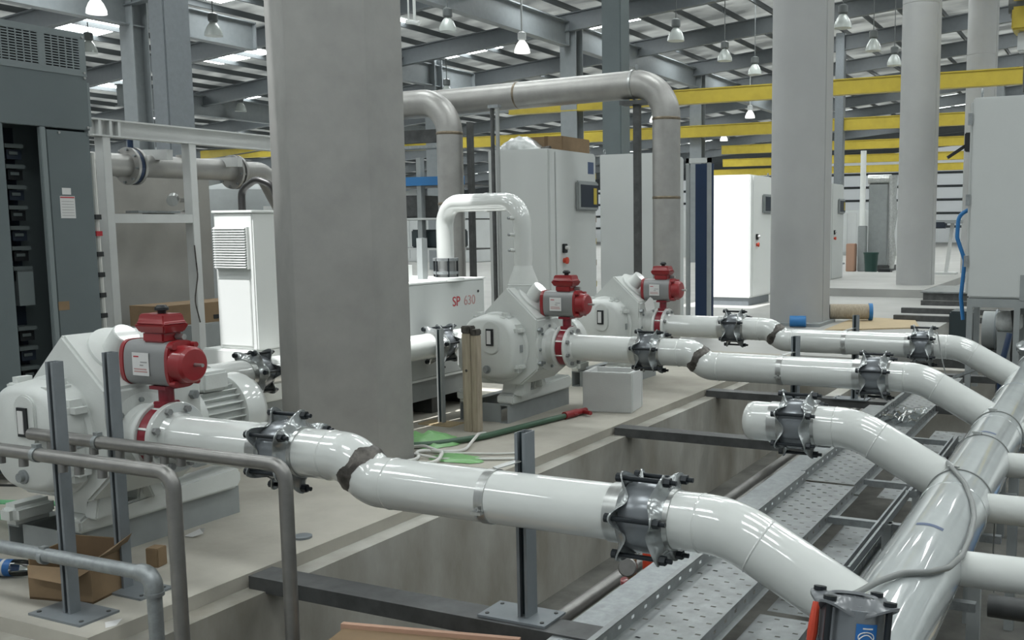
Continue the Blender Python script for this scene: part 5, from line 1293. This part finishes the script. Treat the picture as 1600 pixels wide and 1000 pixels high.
pts = [(X0+0.08, YA+0.08+0.04*math.cos(a), Z1+0.05+0.04*math.sin(a)) for a in [2*PI*i/12 for i in range(13)]]
q = MB(); q.tube(pts, 0.010, n=6, caps=False); part('eye_bolt', q, 'galvanised', t)
q = MB(); q.box(X0, X1, YA, YA+0.05, Z0-0.10, Z0-0.01); part('frame_rail', q, 'primer_grey', t)
q = MB(); q.box(X0, X1, YB-0.05, YB, Z0-0.10, Z0-0.01); part('frame_rail', q, 'primer_grey', t)
for lx in (X0, X0+0.48, X1-0.06):
    for ly in (YA, YB-0.06):
        q = MB(); q.box(lx, lx+0.06, ly, ly+0.06, -0.2, Z0-0.10); part('frame_leg', q, 'primer_grey', t)
q = MB(); q.tube(fillet([(X0-0.04,YA+0.2,1.80),(X0-0.14,YA+0.2,1.74),(X0-0.15,YA+0.2,1.5),(X0-0.06,YA+0.2,1.25),(X0-0.09,YA+0.2,0.85),(X0-0.06,YA+0.2,0.6)], 0.12, 5), 0.022, n=8)
single('blue_cable', q, 'blue_paint', 'blue cable hanging beside the raised grey cabinet', 'cable', smooth=70)
# wrapped motor below the raised cabinet
t = thing('wrapped_motor', 'small plastic wrapped motor under the raised grey cabinet', 'motor', (-1.03,11.8,0.3))
q = MB(); q.lathe((-1.18,11.8,0.58),(1,0.1,0.05),[(0,0.06),(0.02,0.10),(0.1,0.12),(0.22,0.11),(0.28,0.07)],n=20); part('wrapping', q, 'film', t, smooth=60)
q = MB(); q.box(-1.15,-0.95,11.7,11.9,-0.2,0.48); part('pedestal', q, 'primer_grey', t)
q = MB(); q.tube([(-1.0,11.68,0.72),(-0.97,11.66,0.5),(-0.99,11.66,0.25),(-0.98,11.66,0.05)], 0.018, n=8); part('cable', q, 'black_rubber', t)
t = thing('conduit_run', 'dark flexible conduit beside the raised cabinet legs', 'conduit', (-1.1,10.9,0))
q = MB(); q.tube([(-0.95,10.9,0.55),(-1.0,10.85,0.3),(-1.02,10.85,0.1),(-1.02,10.85,-0.1)], 0.03, n=10); part('conduit', q, 'valve_navy', t, smooth=70)
q = MB(); q.cyl((-1.12,10.85,0.14),(-0.92,10.85,0.14),0.012,n=8); part('pin', q, 'stainless_band', t)
q = MB(); q.lathe((-0.74,10.6,0.40),(0,-0.4,1),[(0,0.10),(0.04,0.12),(0.08,0.12),(0.10,0.08)],n=24); single('header_fitting', q, 'coupling_cast', 'grey fitting on top of the far header end', 'fitting')
q = MB(); q.bar((-1.45,10.7,0.10),(-0.95,10.3,0.36),0.03,0.03); single('support_rail', q, 'galvanised', 'slanted bright rail behind the farthest branch', 'rail')

# ------------------------------------------------------------------ floor items beyond the pit
for (yy, xx0, xx1, lb) in ((19.4,-3.62,-1.2,'middle dark beam over the far floor opening'), (17.8,-3.45,-1.2,'nearest dark beam over the far floor opening'), (21.4,-3.6,-1.2,'farthest dark beam over the far floor opening')):
    t = thing('floor_beam', lb, 'beam', (xx0, yy, 0), 'dark beams over the far opening')
    q = MB(); q.box(xx0, xx1, yy, yy+0.012, 0.0, 0.085); q.box(xx0, xx1, yy+0.13, yy+0.142, 0, 0.085); part('web', q, 'dark_steel', t, smooth=0)
    q = MB(); q.box(xx0, xx1, yy, yy+0.142, 0.085, 0.097); part('top_flange', q, 'dark_steel', t, smooth=0)
t = thing('step_plate', 'galvanised step plate resting on the far beams', 'plate', (-3.2,22.6,0.15))
q = MB(); q.box(-3.75, -2.7, 22.2, 24.6, 0.20, 0.23); part('plate', q, 'tray_steel', t)
q = MB(); q.box(-3.70, -2.75, 22.25, 24.5, 0.0, 0.20); part('pedestal', q, 'dark_steel', t)
q = MB(); q.prism([(-4.1,15.6),(-2.8,16.6),(-3.1,17.9),(-4.15,18.1)], 'z', 0.0, 0.02); single('plywood_sheet', q, 'plywood', 'plywood sheet on the floor beyond the farthest pipe', 'board')
t = thing('wrapped_roll', 'tan roll with blue end caps lying beyond the farthest pipe', 'roll', (-4.1,17.4,0.02))
q = MB(); q.cyl((-4.42,17.25,0.17),(-3.80,17.45,0.17),0.13,n=24); part('roll', q, 'timber', t)
q = MB(); q.cyl((-3.80,17.45,0.17),(-3.74,17.47,0.17),0.145,n=24); part('end_cap', q, 'blue_paint', t)
q = MB(); q.cyl((-4.44,17.245,0.17),(-4.50,17.225,0.17),0.145,n=24); part('end_cap', q, 'blue_paint', t)
q = MB(); q.cyl((-4.75,16.0,0.10),(-4.50,16.05,0.10),0.09,n=18); single('small_roll', q, 'blue_paint', 'small blue roll end beside the round column foot', 'roll')
# low raised plinth
mb = MB(); mb.box(-8.8, -3.9, 23.5, 32.0, 0.0, 0.18)
struct('floor_plinth', mb, 'hall_floor', 'low raised concrete plinth behind the round columns')
# distant equipment
t = thing('distant_unit', 'far grey panel unit with shiny duct left of the second round column', 'cabinet', (-7.65,36.9,0))
q = MB(); q.box(-8.05,-7.38,36.6,37.6,0.2,3.05); part('body', q, 'primer_grey', t, bevel=0.02)
q = MB(); q.tube(fillet([(-8.10,36.75,3.22),(-7.30,36.75,3.22)],0.25,6),0.17,n=16); part('duct', q, 'foil', t, smooth=60)
q = MB(); q.tube([(-7.20,36.6,3.35),(-7.22,36.6,2.6),(-7.18,36.6,2.0),(-7.24,36.6,1.3),(-7.18,36.6,0.7),(-7.22,36.6,0.1)],[0.15,0.13,0.15,0.11,0.14,0.10],n=14); part('flexible_duct', q, 'foil', t, smooth=60)
q = MB(); q.box(-8.15,-7.25,36.5,37.7,0.0,0.2); part('base', q, 'dark_steel', t)
t = thing('wrapped_column', 'white wrapped riser left of the far panel unit', 'riser', (-8.2,36.2,0))
q = MB(); q.cyl((-8.17,36.2,1.6),(-8.17,36.2,4.2),0.10,n=16); part('riser', q, 'white_panel', t)
q = MB(); q.box(-8.30,-8.02,36.1,36.4,0,1.6); part('riser_base', q, 'primer_grey', t, bevel=0.02)
q = MB(); q.box(-8.66,-8.36,35.9,36.3,0,0.98); single('tall_carton', q, 'pink_box', 'upright pinkish carton beside the white wrapped riser', 'box', bevel=0.02)
q = MB(); q.lathe((-7.62,35.2,0.0),(0,0,1),[(0,0.20),(0.62,0.24),(0.66,0.26),(0.70,0.26)],n=20); single('waste_bin', q, 'green_bin', 'dark green waste bin in front of the far panel unit', 'bin')
q = MB(); q.box(-7.25,-6.85,34.6,35.0,0.0,0.16); single('black_crate', q, 'black', 'low black crate in front of the far panel unit', 'crate', bevel=0.02)
t = thing('bench_stand', 'far bench stand with dark arm between second and third columns', 'bench', (-4.5,31.0,0.18))
q = MB(); q.box(-4.95,-4.15,30.9,31.5,1.66,1.76); part('top', q, 'primer_grey', t, bevel=0.01)
q = MB(); q.bar((-4.40,31.2,1.66),(-4.55,31.2,0.22),0.10,0.10,up=(0,1,0)); part('leg', q, 'frame_white', t)
q = MB(); q.box(-4.85,-4.25,30.9,31.5,0.18,0.24); part('foot', q, 'frame_white', t)
q = MB(); q.box(-4.98,-4.55,30.85,31.2,1.52,1.70); part('arm', q, 'navy_dark', t, bevel=0.03)
# white frame far left over the hall
t = thing('overhead_frame', 'grey horizontal duct frame far behind the stainless drop pipe', 'frame', (-20,34,3))
q = MB(); q.box(-30,-17.5,34,34.3,6.0,6.6); part('beam', q, 'roof_beam', t)
q = MB(); q.box(-30,-29.6,34,34.3,0,6.0); part('post', q, 'roof_beam', t)
# pale storage containers along the far side to close the view
for i, (x0, x1, y, h, mm, lb) in enumerate(((-24,-16,50,2.6,'wall_sheet','long pale container far behind the grey cabinets'), (-14.5,-9.5,55,2.4,'wall_sheet','pale container far behind the white cabinet'), (-40,-27,40,2.6,'wall_sheet','long pale container far left behind the blue rack'))):
    t = thing('storage_container', lb, 'container', ((x0+x1)/2, y, 0), 'far storage containers')
    q = MB(); q.box(x0, x1, y, y+2.4, 0, h); part('body', q, mm, t, bevel=0.03)
    n = int((x1-x0)/0.5)
    for k in range(n):
        xa = x0+(x1-x0)*k/n; q = MB(); q.box(xa+0.05, xa+0.28, y-0.04, y, 0.15, h-0.15); part('rib', q, mm, t, smooth=0)

# clear film lying on the tray and dark machinery below the raised cabinet
q = MB(); P = []; N = 9; r_ = random.Random(5)
for i in range(N):
    for j in range(N):
        P.append((-1.74+0.30*i/(N-1)+0.012*r_.random(), 8.35+0.75*j/(N-1)+0.03*r_.random(), 0.016+0.055*r_.random()))
q.add(P, [(i*N+j, (i+1)*N+j, (i+1)*N+j+1, i*N+j+1) for i in range(N-1) for j in range(N-1)])
single('plastic_film', q, 'clear_plastic', 'crumpled clear plastic film on the far tray', 'film', smooth=60)
t = thing('pump_skid', 'dark machinery skid seen below the raised grey cabinet', 'machine', (-0.8, 13.6, 0))
q = MB(); q.box(-2.3, 0.8, 13.3, 15.0, -0.9, -0.05); part('skid', q, 'dark_steel', t)
q = MB(); q.cyl((-1.5,13.6,0.30), (-0.3,13.6,0.30), 0.25, n=28); part('motor', q, 'primer_grey', t)
q = MB(); q.box(-1.55, -0.25, 13.4, 13.8, -0.05, 0.08); part('base', q, 'dark_steel', t)
for i in range(6):
    q = MB(); q.cyl((-1.35+0.2*i,13.6,0.30), (-1.33+0.2*i,13.6,0.30), 0.28, n=28); part('fin', q, 'strut_grey', t)
q = MB(); q.cyl((-0.2,13.6,-0.05), (-0.2,13.6,0.62), 0.07, n=16); part('pipe', q, 'strut_dark', t)
q = MB(); q.box(-1.9, -1.62, 13.4, 13.9, -0.05, 0.55); part('control_box', q, 'strut_dark', t, bevel=0.02)
